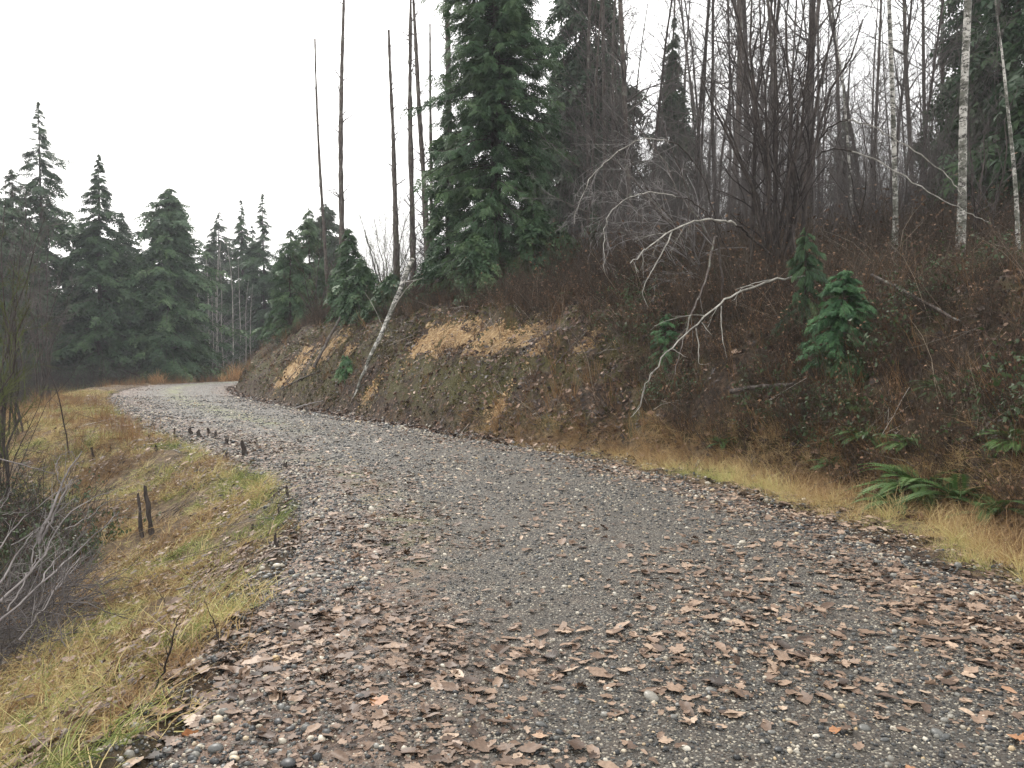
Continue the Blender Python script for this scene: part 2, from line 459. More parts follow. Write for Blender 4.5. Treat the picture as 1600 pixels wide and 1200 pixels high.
nA, nR = len(ang), len(rad)
ii, jj = np.meshgrid(np.arange(nR - 1), np.arange(nA), indexing='ij')
j2 = (jj + 1) % nA
GF = np.stack([ii * nA + jj, (ii + 1) * nA + jj, (ii + 1) * nA + j2, ii * nA + j2], -1).reshape(-1, 4)
me = mesh_of('ground', np.stack([gxv, gyv, gz], 1), GF, M_ground, True,
             {'sand': ('FLOAT', sand), 'grass': ('FLOAT', grass_m), 'moss': ('FLOAT', moss_m)})
obj('ground', me, kind='structure', label='bare earth slopes and cut bank beside the gravel road')

# ------------------------------------------------------------------ gravel road sheet
ts = [0.0]
while ts[-1] < CA[-1] - .5:
    cyy = np.interp(ts[-1], CA, CL[:, 1]); ts.append(ts[-1] + min(.6, max(.07, abs(cyy) * .011)))
ts = np.array(ts)
ss = np.linspace(-ROADW - .22, ROADW + .22, 84)
cx = np.interp(ts, CA, CL[:, 0]); cy = np.interp(ts, CA, CL[:, 1])
nx = np.interp(ts, CA, CN[:, 0]); ny = np.interp(ts, CA, CN[:, 1])
Tm, Sm = np.meshgrid(ts, ss, indexing='ij')
RX = cx[:, None] + nx[:, None] * Sm; RY = cy[:, None] + ny[:, None] * Sm
def road_z(x, y, s):
    z = .05 * (1 - (s / ROADW) ** 2) - .022 * np.exp(-((np.abs(s) - .85) / .3) ** 2)
    z = z + .03 * fbm(x, y, .6, 3) + .012 * fbm(x, y, 5, 3)
    e = np.abs(s) + .28 * fbm(x, y, 1.1, 3)
    return z + .02 - .16 * sstep(ROADW - .35, ROADW + .15, e)
RZ = road_z(RX, RY, Sm)
mid = np.exp(-(Sm / .42) ** 2) * sstep(15, 22, RY) + .75 * np.exp(-((Sm + 1.55) / .3) ** 2) * sstep(20, 11, RY) * sstep(5, 8, RY)
lit = np.clip(.9 * sstep(-.9, -2.0, Sm) + .8 * sstep(1.5, 2.3, Sm) + .12, 0, 1)
nt_, ns_ = RX.shape
ii, jj = np.meshgrid(np.arange(nt_ - 1), np.arange(ns_ - 1), indexing='ij')
RF = np.stack([ii * ns_ + jj, ii * ns_ + jj + 1, (ii + 1) * ns_ + jj + 1, (ii + 1) * ns_ + jj], -1).reshape(-1, 4)
me = mesh_of('gravel_road', np.stack([RX, RY, RZ], -1).reshape(-1, 3), RF, M_road, True,
             {'moss': ('FLOAT', mid.ravel()), 'litter': ('FLOAT', lit.ravel())})
ROAD = obj('gravel_road', me, kind='structure', label='wet gravel forest road curving away to the left')
def surf(x, y):
    s, t = ST(x, y); h = H(x, y)
    det = det_(x, y, s, t)
    ir = sstep(ROADW + .05, ROADW - .25, np.abs(s)); g = h + det * (1 - ir) - .12 * ir
    return np.where(np.abs(s) < ROADW + .2, np.maximum(road_z(x, y, s), g), g)

SANDW = [(at(*p[:2]), p[2]) for p in SANDP]
# ------------------------------------------------------------------ geometry-node scatter of templates held in the object's own mesh
def euler_from(X, Z):
    X = norm(X); Y = norm(np.cross(Z, X)); Zz = np.cross(X, Y)
    ry = -np.arcsin(np.clip(X[:, 2], -1, 1)); rx = np.arctan2(Y[:, 2], Zz[:, 2]); rz = np.arctan2(X[:, 1], X[:, 0])
    return np.stack([rx, ry, rz], 1)
def orient(N, r, spin=None, tilt=.0):
    n = norm(N + r.normal(0, tilt, N.shape)) if tilt else N
    a = r.uniform(0, 2 * math.pi, len(N)) if spin is None else spin
    ax = np.stack([np.cos(a), np.sin(a), np.zeros(len(a))], 1)
    X = norm(ax - n * (ax * n).sum(1)[:, None]); return euler_from(X, n)
_trees = {}
def scatter_tree(nv):
    if nv in _trees: return _trees[nv]
    nt = bpy.data.node_groups.new('scatter', 'GeometryNodeTree')
    nt.interface.new_socket('Geometry', in_out='INPUT', socket_type='NodeSocketGeometry')
    nt.interface.new_socket('Geometry', in_out='OUTPUT', socket_type='NodeSocketGeometry')
    i = nt.nodes.new('NodeGroupInput'); o = nt.nodes.new('NodeGroupOutput'); L = nt.links
    def na(name, ty):
        n = nt.nodes.new('GeometryNodeInputNamedAttribute'); n.data_type = ty; n.inputs[0].default_value = name; return n.outputs[0]
    var = na('variant', 'INT'); rot = na('rot', 'FLOAT_VECTOR'); scl = na('scl', 'FLOAT')
    er = nt.nodes.new('FunctionNodeEulerToRotation'); L.new(rot, er.inputs[0])
    jn = nt.nodes.new('GeometryNodeJoinGeometry')
    for k in range(nv):
        def sel(v):
            c = nt.nodes.new('FunctionNodeCompare'); c.data_type = 'INT'; c.operation = 'EQUAL'
            L.new(var, c.inputs[2]); c.inputs[3].default_value = v
            s = nt.nodes.new('GeometryNodeSeparateGeometry'); s.domain = 'POINT'
            L.new(i.outputs[0], s.inputs[0]); L.new(c.outputs[0], s.inputs[1]); return s.outputs[0]
        ip = nt.nodes.new('GeometryNodeInstanceOnPoints')
        L.new(sel(k), ip.inputs['Points']); L.new(sel(k + 100), ip.inputs['Instance'])
        L.new(er.outputs[0], ip.inputs['Rotation']); L.new(scl, ip.inputs['Scale']); L.new(ip.outputs[0], jn.inputs[0])
    L.new(jn.outputs[0], o.inputs[0]); _trees[nv] = nt; return nt
def scatter(name, templates, mats, pos, eul, scl, var, rnd, label, parent=None, smooth=True, mat_of=None):
    nv = len(templates); off = 0; Vs = [pos]; Fs = []; vv = [var.astype(np.int32)]; tint = [np.zeros(len(pos))]
    off = len(pos); mi = []
    for k, tp in enumerate(templates):
        V, F = tp[0], tp[1]
        Vs.append(V); vv.append(np.full(len(V), 100 + k, np.int32)); tint.append(tp[2] if len(tp) > 2 else np.zeros(len(V)))
        for f in (F if isinstance(F, list) else [F]):
            Fs.append(f + off); mi.append(np.full(len(f), tp[3] if len(tp) > 3 and np.isscalar(tp[3]) else 0))
        off += len(V)
    n = off; z = lambda a, w: np.concatenate([a, np.zeros((n - len(a),) + a.shape[1:])])
    me = mesh_of(name, np.vstack(Vs), Fs, mats[0], smooth, {'variant': ('INT', np.concatenate(vv)), 'rot': ('FLOAT_VECTOR', z(eul, 3)),
        'scl': ('FLOAT', z(scl, 1)), 'rnd': ('FLOAT', z(rnd, 1)), 'tint': ('FLOAT', np.concatenate(tint))})
    for m in mats[1:]: me.materials.append(m)
    if mat_of is not None: me.polygons.foreach_set('material_index', np.concatenate([np.concatenate(x) for x in mat_of]).astype(np.int32))
    o = obj(name, me, parent, label=label, kind='stuff')
    md = o.modifiers.new('scatter', 'NODES'); md.node_group = scatter_tree(nv); return o

def ico(sub, r, seed, flat=.6, jag=.18):
    q = (1 + 5 ** .5) / 2
    v = np.array([(-1, q, 0), (1, q, 0), (-1, -q, 0), (1, -q, 0), (0, -1, q), (0, 1, q), (0, -1, -q), (0, 1, -q), (q, 0, -1), (q, 0, 1), (-q, 0, -1), (-q, 0, 1)], float)
    f = [(0, 11, 5), (0, 5, 1), (0, 1, 7), (0, 7, 10), (0, 10, 11), (1, 5, 9), (5, 11, 4), (11, 10, 2), (10, 7, 6), (7, 1, 8), (3, 9, 4), (3, 4, 2), (3, 2, 6), (3, 6, 8), (3, 8, 9), (4, 9, 5), (2, 4, 11), (6, 2, 10), (8, 6, 7), (9, 8, 1)]
    v = list(norm(v))
    for _ in range(sub):
        nf = []; c = {}
        def md(a, b):
            k = (min(a, b), max(a, b))
            if k not in c: m = v[a] + v[b]; v.append(m / np.linalg.norm(m)); c[k] = len(v) - 1
            return c[k]
        for a, b, d in f:
            x, y, z = md(a, b), md(b, d), md(d, a); nf += [(a, x, z), (b, y, x), (d, z, y), (x, y, z)]
        f = nf
    v = np.array(v); rr = np.random.default_rng(seed)
    k = rr.normal(0, 1, (5, 3)); ph = rr.uniform(0, 6, 5)
    dsp = sum(np.sin(v @ (k[i] * 1.6) + ph[i]) for i in range(5)) / 5
    v = v * (1 + jag * dsp)[:, None] * np.array([1, rr.uniform(.65, .9), flat * rr.uniform(.8, 1.15)]) * r
    return v, np.array(f)
STONES = [ico(1, 1, 40 + k, .55) for k in range(4)]
STONES_S = [ico(0, 1, 50 + k, .65) for k in range(3)]
def leaf_t(seed, curl):
    rr = np.random.default_rng(seed)
    a = np.radians([-90, -62, -48, -30, -14, 2, 16, 30, 44, 58, 72, 82, 90, 98, 108, 122, 136, 150, 164, 178, 194, 210, 228, 242])
    r = np.array([.52, .60, .46, .70, .64, .94, .72, .76, .56, .84, .74, .82, 1.02, .82, .74, .84, .56, .76, .72, .94, .64, .70, .46, .60])
    r = r * rr.uniform(.72, 1.15, len(r)); r = r * (1 + .18 * np.cos(a * 1 + rr.uniform(0, 6)))
    o = np.stack([np.cos(a) * r, np.sin(a) * r, np.zeros(len(a))], 1)
    m = np.stack([np.cos(a) * r * .45, np.sin(a) * r * .45, np.zeros(len(a))], 1)
    V = np.vstack([[[0, 0, 0]], m, o]) * .5
    ph = rr.uniform(0, 6.28, 3); d = np.hypot(V[:, 0], V[:, 1])
    V[:, 2] = curl * (d ** 1.5 * (.9 + .9 * np.sin(2 * np.arctan2(V[:, 1], V[:, 0]) + ph[0])) + .12 * np.sin(V[:, 0] * 9 + ph[1]) * d + .12 * np.sin(V[:, 1] * 11 + ph[2]) * d)
    n = len(a); j = np.arange(n); k = (j + 1) % n
    return V, [np.stack([0 * j, 1 + j, 1 + k], 1), np.stack([1 + j, 1 + n + j, 1 + n + k, 1 + k], 1)]
def oval_t(seed, curl, asp):
    rr = np.random.default_rng(seed); n = 14; a = np.arange(n) * 2 * math.pi / n
    r = rr.uniform(.82, 1.1, n) * (1 + .25 * (np.abs(np.cos(a / 2)) > .97))
    o = np.stack([np.cos(a) * r, np.sin(a) * r * asp, 0 * a], 1) * .42; V = np.vstack([[[0, 0, 0]], o * .5, o])
    d = np.hypot(V[:, 0], V[:, 1]); V[:, 2] = curl * (V[:, 1] ** 2 * 2.2 + .1 * np.sin(V[:, 0] * 14 + seed) * d)
    j = np.arange(n); k = (j + 1) % n
    return V, [np.stack([0 * j, 1 + j, 1 + k], 1), np.stack([1 + j, 1 + n + j, 1 + n + k, 1 + k], 1)]
def torn_t(seed, curl):
    V, F = leaf_t(seed, curl); c = np.random.default_rng(seed).uniform(-.2, .1); V = V.copy()
    V[:, 0] = np.where(V[:, 0] < c, c + (V[:, 0] - c) * .15, V[:, 0]); V[:, 0] -= .1; return V, F
LEAVES = [leaf_t(60 + k, c) for k, c in enumerate((.05, .12, .22, .42))] + [torn_t(80, .2), torn_t(81, .08), torn_t(82, .5), oval_t(90, .4, .62), oval_t(91, .7, .5)]

def inview(x, y, pad=.06, back=False):
    return (y > .9) & (np.abs(x) < (.618 + pad) * y + .6)

# candidate points over the polar fan (even in the picture, not in the world)
def fan(r, n, y0, y1, yc=12.0, q=1.5, pad=.08):
    yy = np.linspace(y0, y1, 600); w = ((.618 + pad) * yy + .5) / (1 + (yy / yc) ** q)
    c = np.cumsum(w); y = np.interp(r.random(n) * c[-1], c, yy)
    x = r.uniform(-1, 1, n) * ((.618 + pad) * y + .5); return x, y

# --- pebbles on the road
r = np.random.default_rng(11)
x, y = fan(r, 330000, 2.6, 34, 7, 2.2)
s, t = ST(x, y)
dens = np.where(np.abs(s) < ROADW + .05, .55 + .9 * (fbm(x, y, .9, 3) + .1) + .5 * (np.abs(s) > 1.9), .0)
dens = np.where((np.abs(s) > ROADW) & (np.abs(s) < ROADW + .4), .45, dens)
k = r.random(len(x)) < dens; x, y, s = x[k], y[k], s[k]
size = np.clip(.0047 * r.lognormal(0, .55, len(x)), .0028, .018) * (1 + np.clip(y - 4, 0, 20) * .09)
edge = (np.abs(s) > 1.7)
size = size * np.where(edge & (r.random(len(x)) < .3), 1.7, 1)
z = surf(x, y) + size * .15
scatter('gravel', STONES_S, [M_pebble], np.stack([x, y, z], 1), r.uniform(0, 6.28, (len(x), 3)) * np.array([.1, .1, 1]), size, r.integers(0, 3, len(x)), r.random(len(x)) ** 1.15,
        'loose grey gravel covering the road', ROAD)
x, y = fan(r, 26000, 2.7, 24, 8, 2)
s, t = ST(x, y)
k = (np.abs(s) < ROADW + .3) & (r.random(len(x)) < .22 + .5 * (np.abs(s) > 1.7) + .3 * (s > 2) + fbm(x, y, .8, 2)); x, y, s = x[k], y[k], s[k]
size = np.clip(.0085 * r.lognormal(0, .45, len(x)), .006, .032)
order = np.argsort(-size / y)
pts = np.stack([x, y, surf(x, y) + size * .18], 1)
rn = r.random(len(x)); eu = orient(HN(x, y), r, tilt=.1)
big, rest = order[:300], order[300:]
scatter('pebbles', STONES, [M_pebble], pts[rest], eu[rest], size[rest], r.integers(0, 4, len(rest)), rn[rest], 'rounded pebbles strewn over the road', ROAD)
SM = [mesh_of('stone', v, f, M_stone) for v, f in [ico(2, 1, 70 + k, .55, .14) for k in range(6)]]
for q in big:
    o = bpy.data.objects.new('stone', SM[int(r.integers(6))]); COL.objects.link(o); o.parent = ROAD
    o.location = pts[q]; o.rotation_euler = eu[q]; sc = size[q] * 1.25; o.scale = (sc, sc, sc)

# --- leaves: road and shoulders
x, y = fan(r, 470000, 2.6, 55, 12, 1.6)
s, t = ST(x, y)
dl = (.17 + .12 * sstep(9, 4, y)) * (np.abs(s) < 2) + .8 * sstep(-.3, -2.0, s) * (s > -3.3) + .75 * sstep(1.2, 2.2, s) * (s < 3.1)
dl = dl * np.clip(.75 + 1.9 * fbm(x, y, .7, 3), 0.12, 1.6) + .33 * (s < -2.9) * (s > -7.5) * sstep(30, 12, y) * np.clip(.6 + 2.5 * fbm(x, y, .9, 3), 0, 1.6)
dl = np.where((s > 3.3), 0, dl) * np.where(y > 18, .8, 1)
k = r.random(len(x)) < dl; x, y, s = x[k], y[k], s[k]
size = np.clip(.041 * r.lognormal(0, .58, len(x)), .012, .14)
pts = np.stack([x, y, surf(x, y) + .007 + .008 * r.random(len(x)) + (s < -2.85) * r.uniform(.02, .11, len(x))], 1)
eu = orient(HN(x, y), r, tilt=.13); rn = np.clip(r.beta(2.2, 1.9, len(x)) - .12 * (s < -1), 0, 1)
onroad = np.abs(s) < ROADW + .2
order = np.argsort(-(size / y ** 1.5) * onroad * inview(x, y, -.02)); big = order[:300]; rest = order[300:]
scatter('leaf_litter', LEAVES, [M_leafi], pts[rest], eu[rest], size[rest], r.integers(0, 9, len(rest)), rn[rest], 'brown fallen leaves scattered on the road and its shoulders', ROAD)
LM = [mesh_of('fallen_leaf', v, f, M_leafo) for v, f in LEAVES]
for q in big:
    o = bpy.data.objects.new('fallen_leaf', LM[int(r.integers(9))]); COL.objects.link(o); o.parent = ROAD
    o.location = pts[q]; o.rotation_euler = eu[q]; o.scale = (size[q],) * 3
# --- darker leaf litter on the bank
x, y = fan(r, 300000, 7, 60, 20, 1.6)
s, t = ST(x, y); u = s - toe_of(t)
k = (u > -.4) & (u < 14) & (r.random(len(x)) < (.6 + 1.2 * (fbm(x, y, .8, 3) + .1)) * np.where(u > 4, .5, 1)); x, y, u = x[k], y[k], u[k]
sd = np.zeros(len(x))
for (px, py, rp) in SANDP:
    c = at(px, py); rr = rp / FPX * c[1] * 1.1; sd = np.maximum(sd, np.exp(-((x - c[0]) ** 2 + (y - c[1]) ** 2) / rr ** 2 * 1.2))
k = r.random(len(x)) > sd * 1.3; x, y = x[k], y[k]
pts = np.stack([x, y, surf(x, y) + .015 + .04 * r.random(len(x))], 1)
scatter('bank_leaf_litter', LEAVES, [M_leafdark], pts, orient(HN(x, y), r, tilt=.5), np.clip(.08 * r.lognormal(0, .4, len(x)), .04, .17), r.integers(0, 9, len(x)), r.random(len(x)),
        'dark wet dead leaves covering the cut bank')

# --- crumbled sand clods on and below the scars
xs, ys, zs_ = [], [], []
for c, rp in SANDW:
    rr = rp / FPX * c[1]; n = int(90 + rp * 12)
    xs.append(c[0] + r.normal(0, rr * 1.0, n)); ys.append(c[1] + r.normal(0, rr * .9, n) - rr * .3)
x = np.concatenate(xs); y = np.concatenate(ys); s, t = ST(x, y); k = s > toe_of(t) + .2; x, y = x[k], y[k]
def b_sandc(g):
    g.col(g.ramp(g.noise(g.pos(), 8, 6, .75), [(.3, (.12, .075, .04)), (.46, (.34, .22, .115)), (.6, (.54, .39, .22))]))
scatter('sand_clods', [ico(1, 1, 95 + k, .7, .4) for k in range(3)], [mat('sand_clod', b_sandc, .95, .1)], np.stack([x, y, surf(x, y) + .005], 1), orient(HN(x, y), r, tilt=.4), np.clip(.011 * r.lognormal(0, .6, len(x)), .005, .05), r.integers(0, 3, len(x)), r.random(len(x)),
        'crumbled orange sand lying on the bare scars of the bank', smooth=False)

# ------------------------------------------------------------------ grass
def tuft(seed, n, h, spread, lay, w, K=4):
    rr = np.random.default_rng(seed)
    a = rr.uniform(0, 6.28, n); rd = rr.uniform(0, spread, n)
    S = np.stack([np.cos(a) * rd, np.sin(a) * rd, np.zeros(n)], 1)
    b = rr.uniform(0, 6.28, n); ln = h * rr.uniform(.5, 1.15, n)
    el = rr.uniform(.15, 1, n) * lay
    D = np.stack([np.cos(b) * el, np.sin(b) * el, np.ones(n)], 1)
    P = paths(rr, S, D, ln, K, .16, -.28 * np.clip(lay, .3, 1.2))
    P[:, :, 2] = np.maximum(P[:, :, 2], .004)
    side = norm(np.cross(P[:, -1] - P[:, 0], np.array([0, 0, 1.0])) + rr.normal(0, .3, (n, 3)))
    wd = (w * np.linspace(1, .12, K))[None, :, None]
    V = np.stack([P - side[:, None] * wd, P + side[:, None] * wd], 2).reshape(-1, 3)
    k = np.arange(K - 1)[None, :] * 2; b0 = np.arange(n)[:, None] * K * 2
    F = np.stack([b0 + k, b0 + k + 1, b0 + k + 3, b0 + k + 2], -1).reshape(-1, 4)
    tint = np.repeat(rr.random(n), K * 2)
    return V, F, tint
def patchrnd(x, y, r, green, spread=.22):
    return np.clip(.62 - green + 1.1 * fbm(x, y, .7, 3) + .7 * fbm(x, y, 2.6, 2) + r.normal(0, spread, len(x)) * .6, 0, 1)
r = np.random.default_rng(21)
GT = [tuft(1, 26, .16, .10, 1.3, .0035), tuft(2, 26, .24, .12, 2.4, .0035), tuft(3, 20, .10, .09, .9, .004), tuft(4, 24, .34, .13, 3.0, .003), tuft(5, 12, .42, .10, 1.0, .0025, 5)]
x, y = fan(r, 120000, 3, 40, 12, 1.5)
s, t = ST(x, y)
d = sstep(-2.42, -2.85, s + .2 * fbm(x, y, 1.5, 2)) * sstep(.6, -.5, -s - 4.5 - 2.4 * sstep(14, 22, t)) * np.clip(.75 + 1.8 * fbm(x, y, .9, 3), 0.05, 1)
k = r.random(len(x)) < d; x, y, s = x[k], y[k], s[k]
fl = np.arctan2(-HN(x, y)[:, 1], -HN(x, y)[:, 0])
rn = patchrnd(x, y, r, .06, .34)
scatter('slope_grass', GT, [M_grass], np.stack([x, y, surf(x, y) - .01], 1), orient(norm(HN(x, y) + np.array([-.25, -.1, 0])), r, tilt=.25), r.uniform(.5, 1.25, len(x)), np.where(r.random(len(x)) < .06, 4, r.integers(0, 4, len(x))), rn,
        'matted tan and green grass on the slope left of the road')
GT2 = [tuft(11, 26, .34, .10, .8, .0035), tuft(12, 26, .42, .12, 1.5, .0032), tuft(13, 22, .22, .10, 1.6, .004)]
x, y = fan(r, 75000, 4, 26, 14, 1.5)
s, t = ST(x, y); u = s - toe_of(t)
d = np.where(s > 0, np.clip(1.0 + 1.5 * fbm(x, y, 1.1, 3), .25, 1) * sstep(2.5, 2.9, s + .5 * fbm(x, y, 1.2, 2)) * sstep(.75, .1, u) * sstep(22, 13, y), 0)
k = r.random(len(x)) < d * 1.0; x, y, s, u = x[k], y[k], s[k], u[k]
rn = np.clip(patchrnd(x, y, r, .2) * .45 + .17 + .5 * sstep(-.8, .1, u), 0, 1)
scatter('verge_grass', GT2, [M_grass], np.stack([x, y, surf(x, y) - .01], 1), orient(norm(HN(x, y) + np.array([-.2, -.3, 0])), r, tilt=.25), r.uniform(.45, 1.0, len(x)) * (.5 + .5 * sstep(2.5, 3.3, s)), r.integers(0, 3, len(x)), rn,
        'yellow dry grass along the foot of the bank')
# moss and low green on the bank, tall weeds
MT = [tuft(21, 16, .07, .08, 1.2, .006, 3), tuft(22, 16, .10, .10, 1.6, .005, 3)]
def b_moss(g):
    v = g.math('ADD', g.math('MULTIPLY', g.attr('rnd', 'INSTANCER'), .7), g.math('MULTIPLY', g.attr('tint'), .3))
    g.col(g.ramp(v, [(0, (.018, .024, .006)), (.5, (.055, .055, .014)), (.8, (.11, .09, .025)), (1, (.13, .07, .028))]))
M_moss = mat('moss', b_moss, .9, .1)
x, y = fan(r, 110000, 8, 50, 25, 1.5)
s, t = ST(x, y); u = s - toe_of(t)
k = (u > .1) & (u < 4.2) & (r.random(len(x)) < np.clip(.25 + 3 * fbm(x, y, .6, 3), 0, 1)); x, y = x[k], y[k]
sd = np.zeros(len(x))
for (px, py, rp) in SANDP:
    c = at(px, py); rr = rp / FPX * c[1] * 1.1; sd = np.maximum(sd, np.exp(-((x - c[0]) ** 2 + (y - c[1]) ** 2) / rr ** 2 * 1.2))
k = r.random(len(x)) > sd * 1.5; x, y = x[k], y[k]
scatter('moss_cover', MT, [M_moss], np.stack([x, y, surf(x, y) - .01], 1), orient(HN(x, y), r, tilt=.3), r.uniform(.6, 1.5, len(x)), r.integers(0, 2, len(x)), r.random(len(x)),
        'olive moss patches on the cut bank')
WT = [tuft(31, 14, .75, .14, .35, .004, 5), tuft(32, 14, .55, .16, .6, .004, 5), tuft(33, 9, .95, .12, .25, .004, 5)]
X, Y = [], []
x, y = fan(r, 26000, 6, 62, 30, 1.2)
s, t = ST(x, y); u = s - toe_of(t)
leftw = (s < -2.9) & (s > -6.5) & (y > 15) & (y < 34) & (fbm(x, y, .5, 3) > -.08)
farw = (s < -2.7) & (s > -5) & (y > 46)
rightw = (u > .2) & (u < 1.3) & (y < 17)
bankw = (u > .3) & (u < 5) & (r.random(len(x)) < .22)
leftn = (s < -4.2) & (s > -8) & (y < 14) & (r.random(len(x)) < .12)
k = leftw | farw | (rightw & (r.random(len(x)) < .8)) | bankw | leftn
x, y = x[k], y[k]
scatter('dry_weeds', WT, [M_weed], np.stack([x, y, surf(x, y) - .02], 1), orient(norm(HN(x, y) + np.array([0, 0, 1.5])), r, tilt=.15), r.uniform(.5, 1.0, len(x)), r.integers(0, 3, len(x)), r.random(len(x)),
        'rust brown dead weeds standing along the verges')

# ------------------------------------------------------------------ brush templates
def shrub(seed, n, h, lean, per1, r0, per2=0, K=5, wob=.18, grav=.02, leaves=0, lsz=.05, side=3):
    rr = np.random.default_rng(seed)
    a = rr.uniform(0, 6.28, n); S = np.stack([np.cos(a), np.sin(a), np.zeros(n)], 1) * rr.uniform(0, .18 * h, n)[:, None]
    D = np.stack([np.cos(a) * lean * rr.uniform(.2, 1.3, n), np.sin(a) * lean * rr.uniform(.2, 1.3, n), np.ones(n)], 1)
    P = paths(rr, S, D, h * rr.uniform(.5, 1.1, n), K, wob, grav); R = r0 * np.linspace(1, .3, K)[None] * rr.uniform(.5, 1, n)[:, None]
    parts = [tubes(P, R, side)]; last = P
    if per1:
        s1, d1, l1, r1 = childs(rr, P, R, per1, .25, .98, (.4, 1.1), (.25, .55)); K1 = 4
        P1 = paths(rr, s1, d1, l1, K1, wob, grav); R1 = (r1 * .55)[:, None] * np.linspace(1, .35, K1)[None]
        parts.append(tubes(P1, R1, 3)); last = P1
        if per2:
            s2, d2, l2, r2 = childs(rr, P1, R1, per2, .2, .98, (.4, 1.0), (.3, .6))
            P2 = paths(rr, s2, d2, l2, 3, wob, grav); parts.append(tubes(P2, (r2 * .7)[:, None] * np.linspace(1, .5, 3)[None], 3)); last = P2
    nt0 = sum(len(p[1]) for p in parts)
    if leaves:
        i = rr.integers(0, len(last), leaves); pz = last[i, rr.integers(1, last.shape[1], leaves)]
        LV = np.array([(0, 0, 0), (.5, .28, .05), (1, 0, -.1), (.5, -.28, .05)]); LF = np.array([(0, 1, 2, 3)])
        parts.append(stamp(LV, LF, pz, rr.normal(0, 1, (leaves, 3)) + [0, 0, -.6], norm(rr.normal(0, 1, (leaves, 3)) + [0, 0, 1]), rr.uniform(.6, 1.3, leaves) * lsz))
    V, F = cat(parts); return V, F[0] if len(F) == 1 else F, nt0
def brush_stuff(name, specs, mats, x, y, eul, scl, var, label):
    tps, mo = [], []
    for sp_ in specs:
        V, F, nt0 = sp_; tps.append((V, F, np.full(len(V), .5))); m = np.zeros(len(F)); m[nt0:] = 1; mo.append([m])
    pos = np.stack([x, y, surf(x, y) - .04], 1)
    return scatter(name, tps, mats, pos, eul, scl, var, np.random.default_rng(5).random(len(x)), label, mat_of=mo)
r = np.random.default_rng(31)
def up_eul(n, r, tilt=.12): return np.stack([r.normal(0, tilt, n), r.normal(0, tilt, n), r.uniform(0, 6.28, n)], 1)
M_brush = mat('brush_twigs', lambda g: g.col(g.mix(.5, g.ramp(g.attr('rnd', 'INSTANCER'), [(0, (.018, .013, .010)), (.3, (.055, .034, .022)), (.5, (.040, .036, .022)), (.7, (.065, .052, .042)), (.86, (.12, .082, .050)), (1, (.19, .16, .125))]), g.ramp(g.noise(g.pos(), 2.5, 4), [(.3, (.018, .014, .010)), (.7, (.08, .055, .038))]))), .8, .2)
M_deadleaf = mat('hanging_dead_leaves', lambda g: g.col(g.ramp(g.attr('rnd', 'INSTANCER'), [(0, (.04, .02, .012)), (.5, (.11, .06, .035)), (1, (.25, .15, .09))])), .7, .2)
# reddish brush on the hill
BR = [shrub(101, 22, 1.5, .5, 4, .011, 2, leaves=30, lsz=.10), shrub(102, 16, 2.3, .35, 5, .013, 2, leaves=20, lsz=.10), shrub(103, 30, 1.0, .8, 4, .010, 1, leaves=60, lsz=.10)]
x, y = fan(r, 21000, 7, 60, 20, 1.6)
s, t = ST(x, y); u = s - toe_of(t)
k = ((u > 2.5 - 2.3 * sstep(.6, 3.2, x) + .9 * fbm(x, y, .5, 2)) | ((u > .5) & (r.random(len(x)) < .07))) & (u < 30); x, y, u = x[k], y[k], u[k]
k = r.random(len(x)) < np.where(u > 12, .7, 1); x, y, u = x[k], y[k], u[k]
brush_stuff('undergrowth', BR, [M_brush, M_deadleaf], x, y, up_eul(len(x), r), r.uniform(.4, 1.0, len(x)) * (.5 + .5 * sstep(1.5, 7, u)) * (1 - .45 * sstep(4.5, 7, x) * sstep(19, 15, y)), r.integers(0, 3, len(x)),
            'red brown leafless undergrowth covering the hillside')
# taller grey-brown saplings in a haze of twigs behind
BS = [shrub(111, 12, 4.2, .22, 9, .012, 4, K=6, wob=.1), shrub(112, 9, 6.5, .16, 14, .013, 4, K=6, wob=.09)]
x, y = fan(r, 1250, 19, 62, 50, 1)
s, t = ST(x, y); u = s - toe_of(t)
k = (u > 6) & (u < 34); x, y = x[k], y[k]
brush_stuff('sapling_thicket', BS, [M_twig, M_twig], x, y, up_eul(len(x), r, .06), r.uniform(.5, 1.1, len(x)), r.integers(0, 2, len(x)), 'thicket of thin leafless saplings behind the bank')
# brambles with dark green leaves at right and lower left
BB = [shrub(121, 22, .8, 1.3, 3, .006, 0, grav=-.06, leaves=190, lsz=.055), shrub(122, 18, .5, 1.6, 3, .006, 0, grav=-.05, leaves=160, lsz=.05)]
x, y = fan(r, 12000, 5, 76, 16, 1.5)
s, t = ST(x, y); u = s - toe_of(t)
k = ((u > .5) & (u < 8) & (x > 2.2) & (fbm(x, y, .6, 3) > -.1)) | ((s < -4.5 - 2.2 * sstep(14, 22, t)) & (s > -14) & (y > 9.5) & (r.random(len(x)) < .5)) | ((s < -3.5) & (y > 63) & (y < 75)); x, y = x[k], y[k]
brush_stuff('brambles', BB, [M_twigred, M_bramble], x, y, up_eul(len(x), r), r.uniform(.6, 1.3, len(x)), r.integers(0, 2, len(x)), 'low brambles with dark green leaves')
